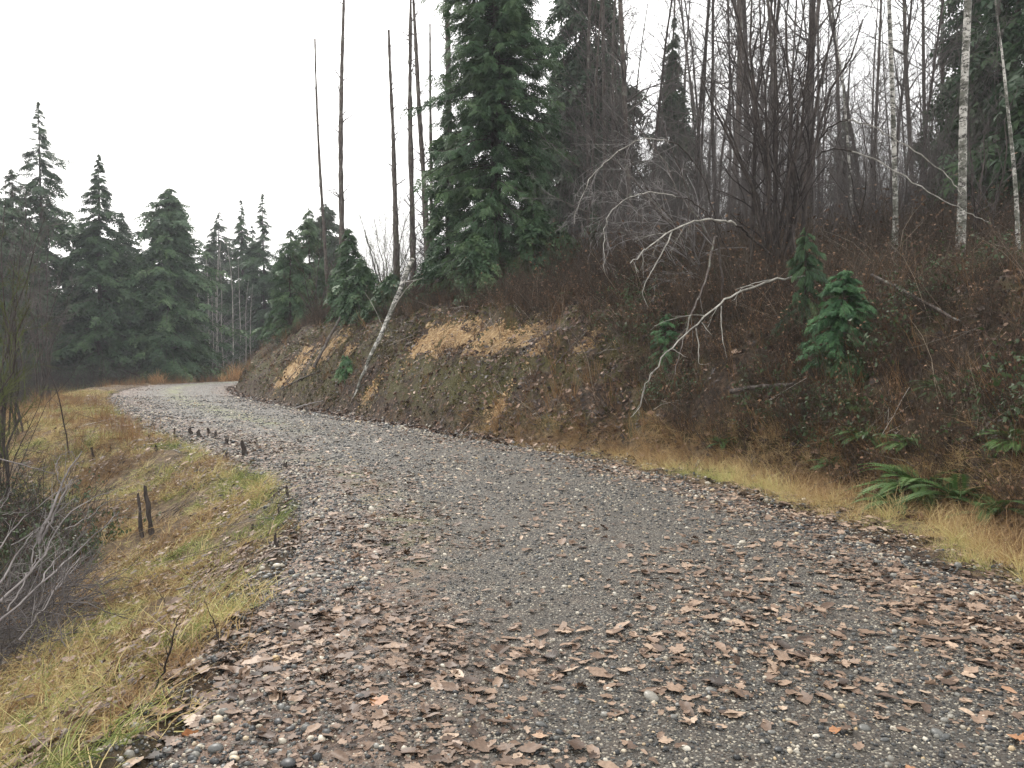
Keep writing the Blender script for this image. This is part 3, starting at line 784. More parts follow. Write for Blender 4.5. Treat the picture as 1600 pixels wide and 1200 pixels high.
# left thicket
BL = [shrub(131, 14, 2.8, .4, 6, .011, 3, K=6, wob=.16), shrub(132, 16, 1.8, .5, 6, .009, 2, wob=.2, leaves=20, lsz=.06)]
x, y = fan(r, 3600, 4.5, 62, 25, 1.2)
s, t = ST(x, y)
k = (s < -4.8 - 2.4 * sstep(14, 22, t)) & (s > -26) & (y < 58); x, y = x[k], y[k]
k = (y > 10) | (x < -.50 * y - .15); x, y = x[k], y[k]
brush_stuff('left_thicket', BL, [M_twigdark, M_leafdark], x, y, up_eul(len(x), r), r.uniform(.5, 1.15, len(x)) * (.3 + .7 * sstep(8.5, 13, y)), r.integers(0, 2, len(x)), 'dark leafless thicket below the road on the left')

# fallen sticks and pale canes
def stick_t(seed, n=3):
    rr = np.random.default_rng(seed); P = paths(rr, rr.normal(0, .12, (n, 3)) * [1, 1, .15], np.stack([rr.normal(1, .3, n), rr.normal(0, .5, n), rr.normal(.05, .06, n)], 1), rr.uniform(.25, .9, n), 6, .10, -.01)
    R = rr.uniform(.004, .010, n)[:, None] * np.linspace(1, .4, 6)[None]; s1, d1, l1, r1 = childs(rr, P, R, 2, .3, .9, (.4, .9), (.2, .5)); P1 = paths(rr, s1, d1, l1, 4, .12, 0)
    return cat([tubes(P, R, 4), tubes(P1, (r1 * .6)[:, None] * np.linspace(1, .5, 4)[None], 3)])
x, y = fan(r, 5200, 7, 55, 18, 1.5)
s, t = ST(x, y); u = s - toe_of(t); k = ((u > -.2) & (u < 9)) | ((s < -2.4) & (s > -9) & (r.random(len(x)) < .3)); x, y = x[k], y[k]
tp = [stick_t(900 + k) for k in range(4)]
b_st = lambda g: g.col(g.ramp(g.attr('rnd', 'INSTANCER'), [(0, (.03, .022, .018)), (.6, (.09, .07, .055)), (.85, (.22, .19, .16)), (1, (.42, .38, .33))]))
scatter('fallen_sticks', [(a, b[0] if len(b) == 1 else b) for a, b in tp], [mat('stick', b_st, .8, .2)], np.stack([x, y, surf(x, y) + .02], 1), orient(HN(x, y), r, tilt=.2), r.uniform(.4, 1.2, len(x)), r.integers(0, 4, len(x)), r.random(len(x)), 'small dead sticks lying on the slopes')
CT_ = [shrub(151, 7, 1.1, .7, 2, .005, 1, wob=.12, grav=-.05), shrub(152, 5, 1.5, .9, 3, .005, 1, wob=.12, grav=-.08)]
x, y = fan(r, 2600, 7, 50, 18, 1.5)
s, t = ST(x, y); u = s - toe_of(t); k = (u > .3) & (u < 14) & (x > .5); x, y = x[k], y[k]
scatter('dead_canes', [(a, b) for a, b, c in CT_], [mat('cane', lambda g: g.col(g.ramp(g.attr('rnd', 'INSTANCER'), [(0, (.06, .045, .035)), (.5, (.17, .12, .085)), (1, (.34, .28, .21))])), .75, .2)], np.stack([x, y, surf(x, y) - .03], 1), up_eul(len(x), r, .3), r.uniform(.4, 1.1, len(x)), r.integers(0, 2, len(x)), r.random(len(x)), 'pale dead canes arching out of the undergrowth')

# ------------------------------------------------------------------ conifers
def spray_t(seed, n=5, w=.09, droop=.35):
    rr = np.random.default_rng(seed); V = []; F = []
    def leaf(p, d, l, wd):
        d = d / np.linalg.norm(d); q = np.array([-d[1], d[0], 0]); b = len(V)
        dz = np.array([0, 0, -droop * l * .5])
        e = 1 if rr.random() < .5 else -1; V.extend([p - q * wd * .45 * e, p + d * l * .42 + q * wd * 1.25 * e + dz * .4, p + d * l + dz]); F.append((b, b + 1, b + 2))
    for k in range(n):
        f = k / n; p = np.array([f * .85, 0, -droop * f * f * .5])
        for sg in (-1, 1):
            leaf(p, np.array([.8, sg * 1.0, 0]), (.42 - .22 * f) * rr.uniform(.8, 1.2), w * (1 - .3 * f))
    leaf(np.array([.75, 0, -droop * .3]), np.array([1, 0.01, 0]), .35, w)
    return np.array(V), np.array(F)
def conifer(seed, h, wmax, nb, ns, ssz, prof, trunk_r, base=.05, droop=.3, upang=.1, sp=None, K=5, hang=.3, irr=.25, gap=.0, tw=.09):
    """returns trunk (V,F), crown (V,F,tint)"""
    r = np.random.default_rng(seed)
    Kt = 9; tz = np.linspace(-.3, h, Kt); wob = np.cumsum(r.normal(0, .012 * h / Kt * 2, (Kt, 2)), 0)
    TP = np.concatenate([wob, tz[:, None]], 1)[None]; TR = (trunk_r * np.linspace(1, .06, Kt))[None]
    trunk = tubes(TP, TR, 8)
    zz = base * h + (h * .995 - base * h) * r.random(nb) ** .92
    az = r.uniform(0, 6.283, nb)
    L = wmax * prof(zz / h) * r.uniform(1 - irr, 1 + irr, nb)
    # a few long limbs break the outline
    L = L * (1 + .22 * np.sin(az * 2 + zz * 1.3 + seed) + .15 * np.sin(az * 3 - zz * 2.1))
    cxy = np.stack([np.interp(zz, tz, wob[:, 0]), np.interp(zz, tz, wob[:, 1])], 1)
    S = np.concatenate([cxy, zz[:, None]], 1)
    ua = upang * (1 - 2.2 * (1 - zz / h)) + r.normal(0, .12, nb)
    D = np.stack([np.cos(az), np.sin(az), ua], 1)
    P = paths(r, S, D, np.maximum(L, .08), K, .07, -droop * .3)
    P[:, -1, 2] += .1 * L * .5
    br = tubes(P, (np.clip(L * .011, .004, .05))[:, None] * np.linspace(1, .25, K)[None], 3)
    # sprays
    pi = np.repeat(np.arange(nb), ns); f = r.uniform(.12, 1, len(pi)) ** .75 * (K - 1); i = np.minimum(f.astype(int), K - 2); g = (f - i)[:, None]
    pos = P[pi, i] * (1 - g) + P[pi, i + 1] * g; T = norm(P[pi, i + 1] - P[pi, i])
    side = norm(np.cross(T, np.array([0, 0, 1.0]))) * r.choice([-1, 1], len(pi))[:, None]
    a = r.uniform(.15, 1.2, len(pi))[:, None]
    X = T * np.cos(a) + side * np.sin(a) + np.array([0, 0, -1]) * (hang * r.uniform(.3, 1.3, len(pi)))[:, None]
    Z = norm(np.array([0, 0, 1.0]) + r.normal(0, .35, X.shape))
    sc = ssz * r.uniform(.6, 1.25, len(pi)) * np.clip(.18 + L[pi] / (wmax * .55), .2, 1.1)
    TV, TF = sp if sp is not None else spray_t(1, 4, tw)
    SV, SF = stamp(TV, TF, pos, X, Z, sc)
    tb = r.random(nb)[pi] * .55 + r.random(len(pi)) * .45
    tint = np.repeat(tb, len(TV))
    return trunk, br, (SV, SF, tint)
def make_conifer(name, label, cat_, loc, fol, barkm, group=None, **kw):
    tr, br, (SV, SF, tint) = conifer(**kw)
    root = thing(name, label, cat_, loc, group)
    o = obj('trunk', mesh_of('trunk', tr[0], tr[1], barkm), root)
    obj('limbs', mesh_of('limbs', br[0], br[1], barkm), root, kind='stuff')
    obj('crown', mesh_of('crown', SV, SF, fol, False, {'tint': ('FLOAT', tint)}), root)
    return root
pf_cone = lambda q: np.clip((1 - q) ** .85, 0.012, 1) * sstep(0, .12, q + .04)
pf_col = lambda q: np.clip(1.12 * (1 - q) ** .62, .015, 1) * (.75 + .25 * sstep(0, .2, q))
pf_fir = lambda q: np.clip((1 - q) ** 1.05, .012, 1)
SP5 = spray_t(5, 5, .075, .35); SP4 = spray_t(6, 3, .12, .3); SPH = spray_t(7, 4, .10, .7)

# the large cedar in the middle
make_conifer('cedar_tree', 'big dense dark green cedar rising from the bank crest in the middle', 'cedar tree', on(772, 26.5), M_cedar, M_bark2,
             seed=201, h=16, wmax=1.75, nb=1000, ns=26, ssz=.33, prof=lambda q: np.clip(1.18 * (1 - q) ** .32, .03, 1) * (.72 + .28 * sstep(0, .25, q)), trunk_r=.22, base=.0, droop=.42, sp=SP5, hang=.75, irr=.38)
# its ragged low left arm and low skirts
for px, Y, hh, ww, sd, lb in ((700, 27.8, 6.9, .95, 202, 'narrow dark cedar growing against the left side of the big middle cedar'),
                          (835, 25.0, 3.0, 1.0, 203, 'young cedar at the right foot of the big middle cedar'),
                          (748, 24.2, 2.2, .9, 204, 'small cedar at the left foot of the big middle cedar'),
                          (872, 25.5, 2.4, .8, 205, 'small grey green cedar on the crest right of the middle cedar'),
                          (565, 30.0, 2.1, .9, 206, 'small bright green cedar on the bank left of the leaning birch log'),
                          (545, 33.0, 3.6, .8, 207, 'slim young cedar behind the sandy bank at left'),
                          (455, 41.0, 5.2, 1.5, 208, 'bushy bright green young cedar at the far left end of the bank'),
                          (612, 28.0, 1.5, .7, 209, 'very small cedar drooping over the bank beside the leaning birch log'),
                          (485, 45.0, 6.5, 1.7, 210, 'dull green young conifer above the far left end of the bank')):
    make_conifer('young_cedar' if hh < 5 else 'cedar_tree', lb, 'cedar tree', on(px, Y), M_cedar, M_bark2,
                 seed=sd, h=hh, wmax=ww, nb=int(90 + hh * 16), ns=13, ssz=.36, prof=pf_col, trunk_r=.03 + .01 * hh, base=.0, droop=.5, sp=SP4, hang=.6)
# conifers ahead at the bend
far = [(72, 62, 157, 4.7, 211, pf_fir, 'tallest dark conifer at far left beyond the bend', M_fir, 300),
       (155, 60, 240, 3.6, 212, pf_fir, 'second conifer from the left beyond the bend with thin pointed top', M_fir, 330),
       (195, 66, 330, 3.3, 213, pf_cone, 'shorter bushy conifer between the thin topped and the dense one', M_hem, 260),
       (262, 63, 292, 3.2, 214, pf_col, 'dense dark conifer left of the gap at the bend', M_cedar, 420),
       (345, 82, 330, 3.6, 215, pf_cone, 'hazy conifer just right of the gap at the bend', M_hem, 260),
       (376, 78, 311, 2.6, 216, pf_fir, 'slender conifer left of the paired pointed one beyond the bend', M_fir, 230),
       (415, 76, 300, 3.3, 217, pf_fir, 'open crowned pointed conifer standing right of centre of the far group', M_fir, 220),
       (465, 74, 365, 2.6, 218, pf_cone, 'small hazy conifer low behind the end of the bank', M_hem, 200),
       (513, 60, 316, 2.6, 219, pf_col, 'round topped conifer behind the tall bare poles', M_hem, 260),
       (330, 80, 372, 4.2, 225, pf_cone, 'faint low conifer behind the pale alders', M_hem, 200), (395, 82, 350, 4.0, 226, pf_fir, 'faint pointed conifer behind the paired pointed ones', M_hem, 200), (440, 80, 392, 4.2, 227, pf_cone, 'low hazy conifer at the right of the far gap', M_hem, 200), (292, 76, 365, 3.8, 228, pf_fir, 'thin hazy conifer directly right of the dense dark one', M_hem, 200),
       (20, 58, 262, 3.8, 220, pf_cone, 'dull green conifer at the left edge of the picture', M_fir, 260),
       (112, 67, 395, 3.6, 221, pf_cone, 'lower conifer filling the gap between the two left tall ones', M_hem, 260),
       (300, 90, 400, 3.4, 222, pf_cone, 'faint low conifer far back in the gap', M_hem, 200),
       (225, 72, 400, 3.4, 223, pf_cone, 'low dark conifer half hidden behind the dense one', M_fir, 220),
       (-40, 52, 180, 4.0, 224, pf_cone, 'conifer at the very left edge mostly out of the picture', M_fir, 220)]
for px, Y, topy, ww, sd, pf, lb, mt, nb in far:
    loc = on(px, Y); hh = W(px, topy, Y)[2] - loc[2]
    make_conifer('conifer_tree', lb, 'conifer', loc, mt, M_bark2, seed=sd, h=hh, wmax=ww * 1.18, nb=int(nb * 1.35), ns=20, ssz=.8, prof=pf, trunk_r=.24, base=.02, droop=.45, sp=SP4, hang=.5, irr=.55, upang=.1)
# conifers behind the bank on the right
rt = [(905, 36, -120, 2.6, 231, 'tall dark drooping hemlock right behind the middle cedar', M_hem, .1),
      (960, 43, -60, 2.4, 232, 'thin grey hemlock between bare trunks right of the middle cedar', M_hem, .15),
      (1048, 38, 22, 1.75, 233, 'slim pale pointed conifer standing alone among the bare trunks', M_hem, .02),
      (1320, 50, 140, 2.0, 234, 'small bluish conifer seen between bare trunks on the right', M_hem, .02),
      (1575, 23, -220, 2.5, 235, 'large dark conifer at the right edge behind the birches', M_fir, .05),
      (1520, 30, -180, 2.6, 236, 'dark conifer behind the thick birch at right', M_fir, .05),
      (1640, 20, -150, 2.4, 237, 'dark conifer cut off by the right edge of the picture', M_fir, .05),
      (870, 40, 60, 2.4, 238, 'dusky conifer half hidden behind the middle cedar', M_fir, .05),
      (1240, 58, 190, 2.2, 239, 'faint conifer low behind the many stemmed shrub', M_hem, .05),
      (925, 30, 330, 1.3, 240, 'short dark conifer in the brush under the drooping twigs', M_fir, .0),
      (1455, 44, 230, 1.9, 241, 'low dark conifer between the two pale birches', M_fir, .02)]
for px, Y, topy, ww, sd, lb, mt, bs in rt:
    loc = on(px, Y); hh = W(px, topy, Y)[2] - loc[2]
    make_conifer('conifer_tree', lb, 'conifer', loc, mt, M_bark, seed=sd, h=hh, wmax=ww, nb=int(170 + hh * 8), ns=12, ssz=.72, prof=pf_fir if sd != 231 else pf_col, trunk_r=.16, base=bs, droop=.45, sp=SPH, hang=.7, irr=.45, upang=.05)

# ------------------------------------------------------------------ small hero cedars on the bank
SPY = spray_t(9, 6, .06, .5)
make_conifer('young_cedar', 'bright green fluffy young cedar on the bank at right below the birches', 'cedar tree', at(1318, 583), M_young, M_bark2,
             seed=251, h=1.45, wmax=.54, nb=190, ns=44, ssz=.088, prof=lambda q: np.clip(1.1 * (1 - q) ** .5, .1, 1) * (.6 + .4 * sstep(0, .35, q)), trunk_r=.02, base=.02, droop=.6, sp=SPY, hang=.5, irr=.3)
make_conifer('young_cedar', 'small pale green cedar seedling beside the drooping bare branch', 'cedar tree', at(1040, 565), M_young, M_bark2,
             seed=252, h=.85, wmax=.36, nb=60, ns=30, ssz=.08, prof=pf_col, trunk_r=.012, base=.02, droop=.6, sp=SPY, hang=.6)
make_conifer('young_cedar', 'dark young cedar with hanging fronds left of the fluffy one', 'cedar tree', at(1258, 520), M_cedar, M_bark2,
             seed=253, h=1.65, wmax=.5, nb=90, ns=40, ssz=.095, prof=pf_col, trunk_r=.02, base=.08, droop=.9, sp=SPY, hang=1.1)
make_conifer('young_cedar', 'tiny cedar seedling at the foot of the bank by the sandy scar', 'cedar tree', at(540, 590), M_young, M_bark2,
             seed=254, h=.7, wmax=.35, nb=36, ns=14, ssz=.18, prof=pf_col, trunk_r=.012, base=.02, droop=.6, sp=SPY, hang=.6)

# ------------------------------------------------------------------ ferns
def fern(seed, n, ln):
    r = np.random.default_rng(seed); K = 9
    a = r.uniform(0, 6.28, n); el = r.uniform(.5, 1.5, n)
    P = paths(r, np.zeros((n, 3)), np.stack([np.cos(a), np.sin(a), el], 1), ln * r.uniform(.7, 1.1, n), K, .03, -.17)
    parts = [tubes(P, np.full((n, K), .003), 3)]
    m = 26
    pi = np.repeat(np.arange(n), m * 2); f = np.tile(np.repeat(np.linspace(.1, .99, m), 2), n) * (K - 1); i = np.minimum(f.astype(int), K - 2); g = (f - i)[:, None]
    pos = P[pi, i] * (1 - g) + P[pi, i + 1] * g; T = norm(P[pi, i + 1] - P[pi, i])
    sg = np.tile([1, -1], n * m)[:, None]; side = norm(np.cross(T, [0, 0, 1.0])) * sg
    q = f / (K - 1); pl = ln * .13 * np.sin(np.clip(q * 1.0 + .12, 0, 1) * math.pi) ** .6
    LV = np.array([(0, 0, 0), (.4, .14, -.02), (1, 0, -.12), (.4, -.14, -.02)])
    nf = sum(len(x[1]) for x in parts)
    parts.append(stamp(LV, np.array([(0, 1, 2, 3)]), pos, side + T * .35, norm(np.cross(T, side) * sg), pl + .01))
    V, F = cat(parts); return mesh_of('fronds', V, F, M_fern, False, {'tint': ('FLOAT', r.random(len(V)) * .2 + .5 * r.random())})
FM = [fern(300 + k, 26, .78) for k in range(4)]
FMS = mesh_of('stem_base', *ico(1, .06, 9, .6), M_twigdark)
ferns = [(1440, 775, 1.0, 'largest bright green fern clump at the foot of the bank at right'), (1400, 800, .6, 'low fern just left of the largest fern clump'), (1500, 790, .8, 'fern clump just right of the largest one at the foot of the bank'),
         (1550, 812, .7, 'fern clump close to the right edge above the dry grass'), (1420, 700, .7, 'fern on the slope above the largest fern clump'), (1350, 690, .8, 'fern below the fluffy young cedar'),
         (1300, 735, .6, 'small fern at the top of the dry grass strip'), (1130, 700, .6, 'small fern at the foot of the bank right of the log'), (1590, 700, .8, 'fern at the right edge on the slope'),
         (1385, 420, 1.2, 'fern in the brush at the foot of the thin pale birch'), (1255, 405, 1.3, 'grey green fern clump at the top of the bank above the hanging cedar'), (1100, 395, 1.2, 'fern under the arching pale branch'),
         (1340, 640, .7, 'fern just under the fluffy young cedar'), (650, 480, 1.2, 'fern beside the leaning birch log'), (900, 470, 1.1, 'fern on the crest right of the sandy scar'), (1475, 620, .8, 'fern in brown leaves at right middle of the slope')]
for k, (px, py, sc, lb) in enumerate(ferns):
    c = at(px, py)
    f = thing('fern', lb, 'fern', c + [0, 0, .02]); f.rotation_euler = (0, 0, k * 1.7); f.scale = (sc * (1.15 if k < 4 else .8),) * 3
    obj('fronds', FM[k % 4], f); obj('rootstock', FMS, f)

# ------------------------------------------------------------------ bare trees
def bare(seed, h, r0, nb, per2=5, per3=4, lo=.2, blen=.16, lean=(0, 0), wob=.05, up=.05, twr=.35, ang=(.5, 1.15), K=10, tip=.12, knob=.05):
    r = np.random.default_rng(seed)
    P = paths(r, np.array([[0, 0, -.3]]), np.array([[lean[0], lean[1], 1.0]]), np.array([h]), K, wob, .0)
    R = (r0 * (np.linspace(1, tip, K) ** .9) * np.array([1.35] + [1] * (K - 1)))[None]
    # finer centre line
    tt = np.linspace(0, K - 1, K * 4); P = np.stack([np.interp(tt, np.arange(K), P[0, :, a]) for a in range(3)], 1)[None]
    R = np.interp(tt, np.arange(K), R[0])[None] * (1 + r.normal(0, knob, (1, len(tt))))
    trunk = tubes(P, R, 9)
    parts = []
    if nb:
        s1, d1, l1, r1 = childs(r, P, R, nb, lo, .99, ang, (blen * .5, blen * 1.3))
        d1[:, 2] = np.abs(d1[:, 2]) * .8 + up
        P1 = paths(r, s1, d1, l1, 6, .13, .03); R1 = np.minimum(r1 * .38, .03)[:, None] * np.linspace(1, .25, 6)[None]
        parts.append(tubes(P1, R1, 4))
        if per2:
            s2, d2, l2, r2 = childs(r, P1, R1, per2, .15, .98, (.4, 1.1), (.3, .65))
            P2 = paths(r, s2, d2, l2, 4, .15, .02); R2 = np.maximum(r2 * .6, .004)[:, None] * np.linspace(1, .4, 4)[None]
            parts.append(tubes(P2, R2, 3))
            if per3:
                s3, d3, l3, r3 = childs(r, P2, R2, per3, .2, .98, (.4, 1.0), (.35, .7))
                P3 = paths(r, s3, d3, l3, 3, .15, .02); parts.append(tubes(P3, np.maximum(r3 * .7, .003)[:, None] * np.linspace(1, .6, 3)[None], 3))
    return trunk, (cat(parts) if parts else None)
def make_bare(name, label, cat_, loc, bark, twig, group=None, **kw):
    tr, cr = bare(**kw)
    root = thing(name, label, cat_, loc, group)
    obj('trunk', mesh_of('trunk', tr[0], tr[1], bark), root)
    if cr: obj('crown', mesh_of('crown', cr[0], cr[1], twig), root)
    return root
# prototypes for the stand on the right
SG = 'bare trees standing behind the bank'
SLAB = 'thin leafless grey trunk in the dense stand behind the bank'
protos = []
for k in range(9):
    protos.append(dict(seed=400 + k, h=[17, 20, 15, 22, 13, 18, 16, 21, 12][k], r0=[.078, .10, .06, .11, .055, .085, .07, .09, .045][k], nb=[34, 42, 38, 38, 32, 30, 46, 34, 38][k],
                       per2=5, per3=4, lo=.18, blen=[.15, .14, .2, .13, .2, .12, .18, .13, .2][k], wob=.035))
stand = []
r = np.random.default_rng(41)
named = [  # px at eye level, Y, proto, scale, lean, label
    (988, 27, 1, 1.1, 0, 'thick grey trunk just right of the middle cedar'), (958, 31, 5, 1.0, .01, 'slim straight trunk left of the thick grey one'), (1008, 33, 6, 1.1, .02, 'thin trunk close behind the thick grey one'),
    (1082, 30, 0, 1.1, .03, 'thin trunk standing right of the slim pale conifer'), (1118, 29, 6, 1.1, -.02, 'trunk on the left of the many stemmed shrub'),
    (1140, 27, 1, 1.15, .0, 'straight brown trunk behind the left side of the many stemmed shrub'), (1160, 31, 3, 1.1, .0, 'tall trunk behind the many stemmed shrub near its left stems'), (1186, 32, 5, 1.2, .01, 'tall trunk behind the middle of the many stemmed shrub'),
    (1262, 25, 3, 1.15, .05, 'thickest brown trunk leaning right behind the many stemmed shrub'), (1246, 28, 1, 1.0, .02, 'trunk beside the thickest leaning one'),
    (1352, 30, 0, 1.0, .0, 'thin bare trunk between the snag and the thin pale birch'), (1424, 29, 7, 1.0, -.04, 'bare trunk leaning left just right of the thin pale birch'),
    (1445, 33, 7, 1.0, -.02, 'middle of three straight trunks between the birches'), (1460, 30, 0, 1.2, 0, 'straight trunk nearest left of the thick birch'),
    (1555, 24, 3, 1.0, .03, 'dark trunk in front of the right edge conifer'), (918, 34, 7, 1.1, 0, 'thin trunk against the dark drooping hemlock')]
PR = {}
def stand_tree(k, loc, rz, sc, lean, label, bark=None):
    if k not in PR:
        PR[k] = make_bare('bare_tree', label, 'tree', loc, M_bark if k % 3 else M_bark2, M_twig, SG, **protos[k])
        o = PR[k]; o.rotation_euler = (0, lean, rz * 0); o.scale = sc if hasattr(sc, '__len__') else (sc,) * 3; return o
    o = copy_tree(PR[k], loc, 0, sc, label, SG)
    o.rotation_mode = 'XYZ'
    e = Euler((0, lean, 0)).to_matrix() @ Euler((0, 0, rz)).to_matrix(); o.rotation_euler = e.to_euler(); return o
for px, Y, k, sc, ln, lb in named: stand_tree(k, on(px, Y), r.uniform(0, 6.28), sc, ln, lb)
zones = [(0, 945, 'behind the drooping hemlock right of the middle cedar'), (945, 1030, 'around the thick grey trunk'), (1030, 1100, 'around the slim pale conifer'), (1100, 1180, 'behind the left stems of the many stemmed shrub'),
         (1180, 1300, 'behind the right stems of the many stemmed shrub'), (1300, 1390, 'between the snag and the thin pale birch'), (1390, 1490, 'between the two white birches'), (1490, 1570, 'just right of the thick white birch'), (1570, 9999, 'by the right edge of the picture')]
ords = 'first second third fourth fifth sixth seventh eighth ninth tenth eleventh twelfth thirteenth fourteenth fifteenth sixteenth seventeenth eighteenth nineteenth twentieth twenty-first twenty-second twenty-third twenty-fourth twenty-fifth twenty-sixth twenty-seventh twenty-eighth twenty-ninth thirtieth'.split()
spots = sorted((r.uniform(890, 1640), r.uniform(27, 60), int(r.integers(9)), r.uniform(.75, 1.15), r.normal(0, .035)) for q in range(104))
for lo_px, hi_px, where in zones:
    zs = [q for q in spots if lo_px <= q[0] < hi_px]
    for i, (px, Y, k, sc, ln) in enumerate(zs):
        stand_tree(k, on(px, Y), r.uniform(0, 6.28), (sc * .95, sc * .95, sc), ln, f"{ords[min(i, 29)]} from left of the background trunks {where}")
# snag
make_bare('dead_snag', 'short broken off dark snag between the many stemmed shrub and the birches', 'dead tree', on(1314, 26), M_bark2, M_twig, seed=440, h=6.6, r0=.11, nb=5, per2=2, per3=0, blen=.2, wob=.02)
# tall poles on the left part of the crest
poles = [(517, 40, 58, 441, -.052, .10, 2, 'thin bare pole leaning left, leftmost of the tall poles'), (537, 37, -40, 442, .004, .15, 9, 'tall knobbly bare pole second from the left'),
         (620, 34, 45, 443, -.02, .12, 5, 'tall bare pole beside the broken one'), (622, 33, 182, 444, -.012, .15, 1, 'broken topped short pole touching its taller neighbour'),
         (648, 33, -30, 445, -.03, .14, 8, 'tall bare pole in the middle of the group left of the cedar'), (669, 33, -40, 446, -.028, .14, 14, 'tall bare pole with short side twigs next to the cedar'),
         (674, 35, 38, 447, 0, .10, 16, 'slim bare tree with a thin top next to the cedar'), (704, 31, -40, 448, -.008, .19, 16, 'thickest bare trunk rising behind the left side of the cedar')]
for px, Y, topy, sd, ln, r0, nb, lb in poles:
    loc = on(px, Y); hh = W(px, topy, Y)[2] - loc[2] + .3
    make_bare('bare_pole' if nb < 12 else 'bare_tree', lb, 'tree', loc, M_bark, M_twig, seed=sd, h=hh, r0=r0, nb=nb * 3, per2=3, per3=2, lo=.12, blen=.06, lean=(ln, 0), wob=.011, tip=.34, knob=.12)
# birches
def birch(px, Y, r0, sd, label, nb=22, lean=0, h=15, base=None):
    loc = at(px, base) if base else on(px, Y)
    tr, cr = bare(seed=sd, h=h, r0=r0, nb=nb, per2=5, per3=4, lo=.35, blen=.13, lean=(lean, 0), wob=.022)
    root = thing('birch_tree', label, 'birch tree', loc)
    obj('trunk', mesh_of('trunk', tr[0], tr[1], M_birch), root); obj('crown', mesh_of('crown', cr[0], cr[1], M_twig), root)
birch(1495, 16, .09, 461, 'thick white birch with dark mottled bark on the right', lean=.0)
birch(1395, 17.5, .058, 462, 'thin pale birch left of the thick white one', h=17)
birch(1588, 14.5, .045, 463, 'pale reddish birch trunk at the right edge', h=6, nb=10)
birch(1330, 22, .05, 464, 'very thin pale birch behind the fluffy young cedar', h=9)

# many stemmed shrub
def stems(name, label, cat_, base, ends, r0, twig, seed, per=9, sag=.0, K=8, per2=4, bark=M_bark2, offs=.22, grav=.02):
    r = np.random.default_rng(seed); n = len(ends)
    root = thing(name, label, cat_, base)
    allc = []
    for k, e in enumerate(ends):
        e = np.array(e) - base; b = np.array([r.normal(0, offs), r.normal(0, offs), -.15]); t = np.linspace(0, 1, K)[:, None]
        mid = (b + e) / 2 + np.array([-(e[0]) * .16, 0, abs(e[2]) * .07])
        P = ((1 - t) ** 2 * b + 2 * t * (1 - t) * mid + t * t * e); P[1:-1] += r.normal(0, .05, (K - 2, 3)); P = P[None]
        R = (r0 * r.uniform(.6, 1.1) * np.linspace(1, .22, K))[None]
        V, F = tubes(P, R, 7); obj('stem', mesh_of('stem', V, F, bark), root)
        s1, d1, l1, r1 = childs(r, P, R, per, .22, .98, (.3, .8), (.14, .4)); P1 = paths(r, s1, d1, l1, 6, .1, grav); R1 = np.minimum(r1 * .5, .02)[:, None] * np.linspace(1, .3, 6)[None]
        s2, d2, l2, r2 = childs(r, P1, R1, per2, .2, .98, (.3, .9), (.25, .6)); P2 = paths(r, s2, d2, l2, 4, .12, grav); R2 = np.maximum(r2 * .6, .004)[:, None] * np.linspace(1, .5, 4)[None]
        s3, d3, l3, r3 = childs(r, P2, R2, 3, .2, .98, (.3, .9), (.35, .7)); P3 = paths(r, s3, d3, l3, 3, .12, grav)
        allc += [tubes(P1, R1, 4), tubes(P2, R2, 3), tubes(P3, np.maximum(r3 * .7, .0028)[:, None] * np.linspace(1, .6, 3)[None], 3)]
    V, F = cat(allc); obj('twigs', mesh_of('twigs', V, F, twig), root)
b0 = on(1215, 16.5)
stems('many_stemmed_shrub', 'large dark leafless shrub with many stems fanning up from one base', 'shrub', b0,
      [W(px, py, Y) for px, py, Y in ((1128, -40, 15.5), (1150, 60, 17.5), (1168, -60, 17), (1188, 20, 15.5), (1202, -80, 17.5), (1238, -40, 16), (1262, 60, 15), (1285, -60, 16.5), (1322, -40, 17), (1348, 30, 16), (1095, 120, 16), (1120, 170, 15.4), (1300, 150, 15.3), (1225, 100, 18), (1210, -20, 16.4), (1270, -70, 17.6))],
      .05, M_twigdark, 471, per=10)
b1 = on(1125, 17.5)
stems('arching_shrub', 'leafless shrub whose fine grey twigs arch over to the left beside the cedar', 'shrub', b1,
      [W(px, py, Y) for px, py, Y in ((890, 330, 15.5), (930, 290, 16), (870, 240, 17), (850, 300, 18), (960, 230, 15.2), (1000, 300, 14.8), (905, 200, 17.5), (1035, 190, 16.2), (980, 180, 18))],
      .03, M_twiggrey, 472, per=10, per2=4, grav=-.07, bark=M_bark)
b2 = on(1250, 21)
stems('brushy_shrub', 'medium leafless shrub right of the many stemmed one', 'shrub', on(1370, 20),
      [W(px, py, Y) for px, py, Y in ((1310, 220, 19), (1340, 160, 20), (1370, 200, 21), (1400, 170, 20), (1430, 230, 19.5), (1350, 250, 19), (1290, 260, 20))], .035, M_twig, 473, per=9)
stems('brushy_shrub', 'medium leafless shrub at right between birch and picture edge', 'shrub', on(1530, 17),
      [W(px, py, Y) for px, py, Y in ((1480, 200, 16.5), (1510, 150, 17), (1545, 190, 17.5), (1580, 160, 16.5), (1600, 240, 17), (1500, 260, 16))], .03, M_twig, 474, per=9)
stems('brushy_shrub', 'leafless reddish shrub standing left of the middle cedar among the poles', 'shrub', on(600, 33),
      [W(px, py, Y) for px, py, Y in ((560, 330, 32), (580, 310, 33), (600, 330, 34), (625, 320, 33), (650, 300, 32), (570, 360, 31), (680, 330, 32))], .035, M_twigmoss, 475, per=9)
stems('brushy_shrub', 'reddish leafless shrub on the crest above the left sandy patch', 'shrub', on(500, 38),
      [W(px, py, Y) for px, py, Y in ((460, 400, 37), (480, 370, 38), (505, 350, 39), (530, 370, 38), (550, 350, 37), (440, 430, 37))], .03, M_twigred, 476, per=9)
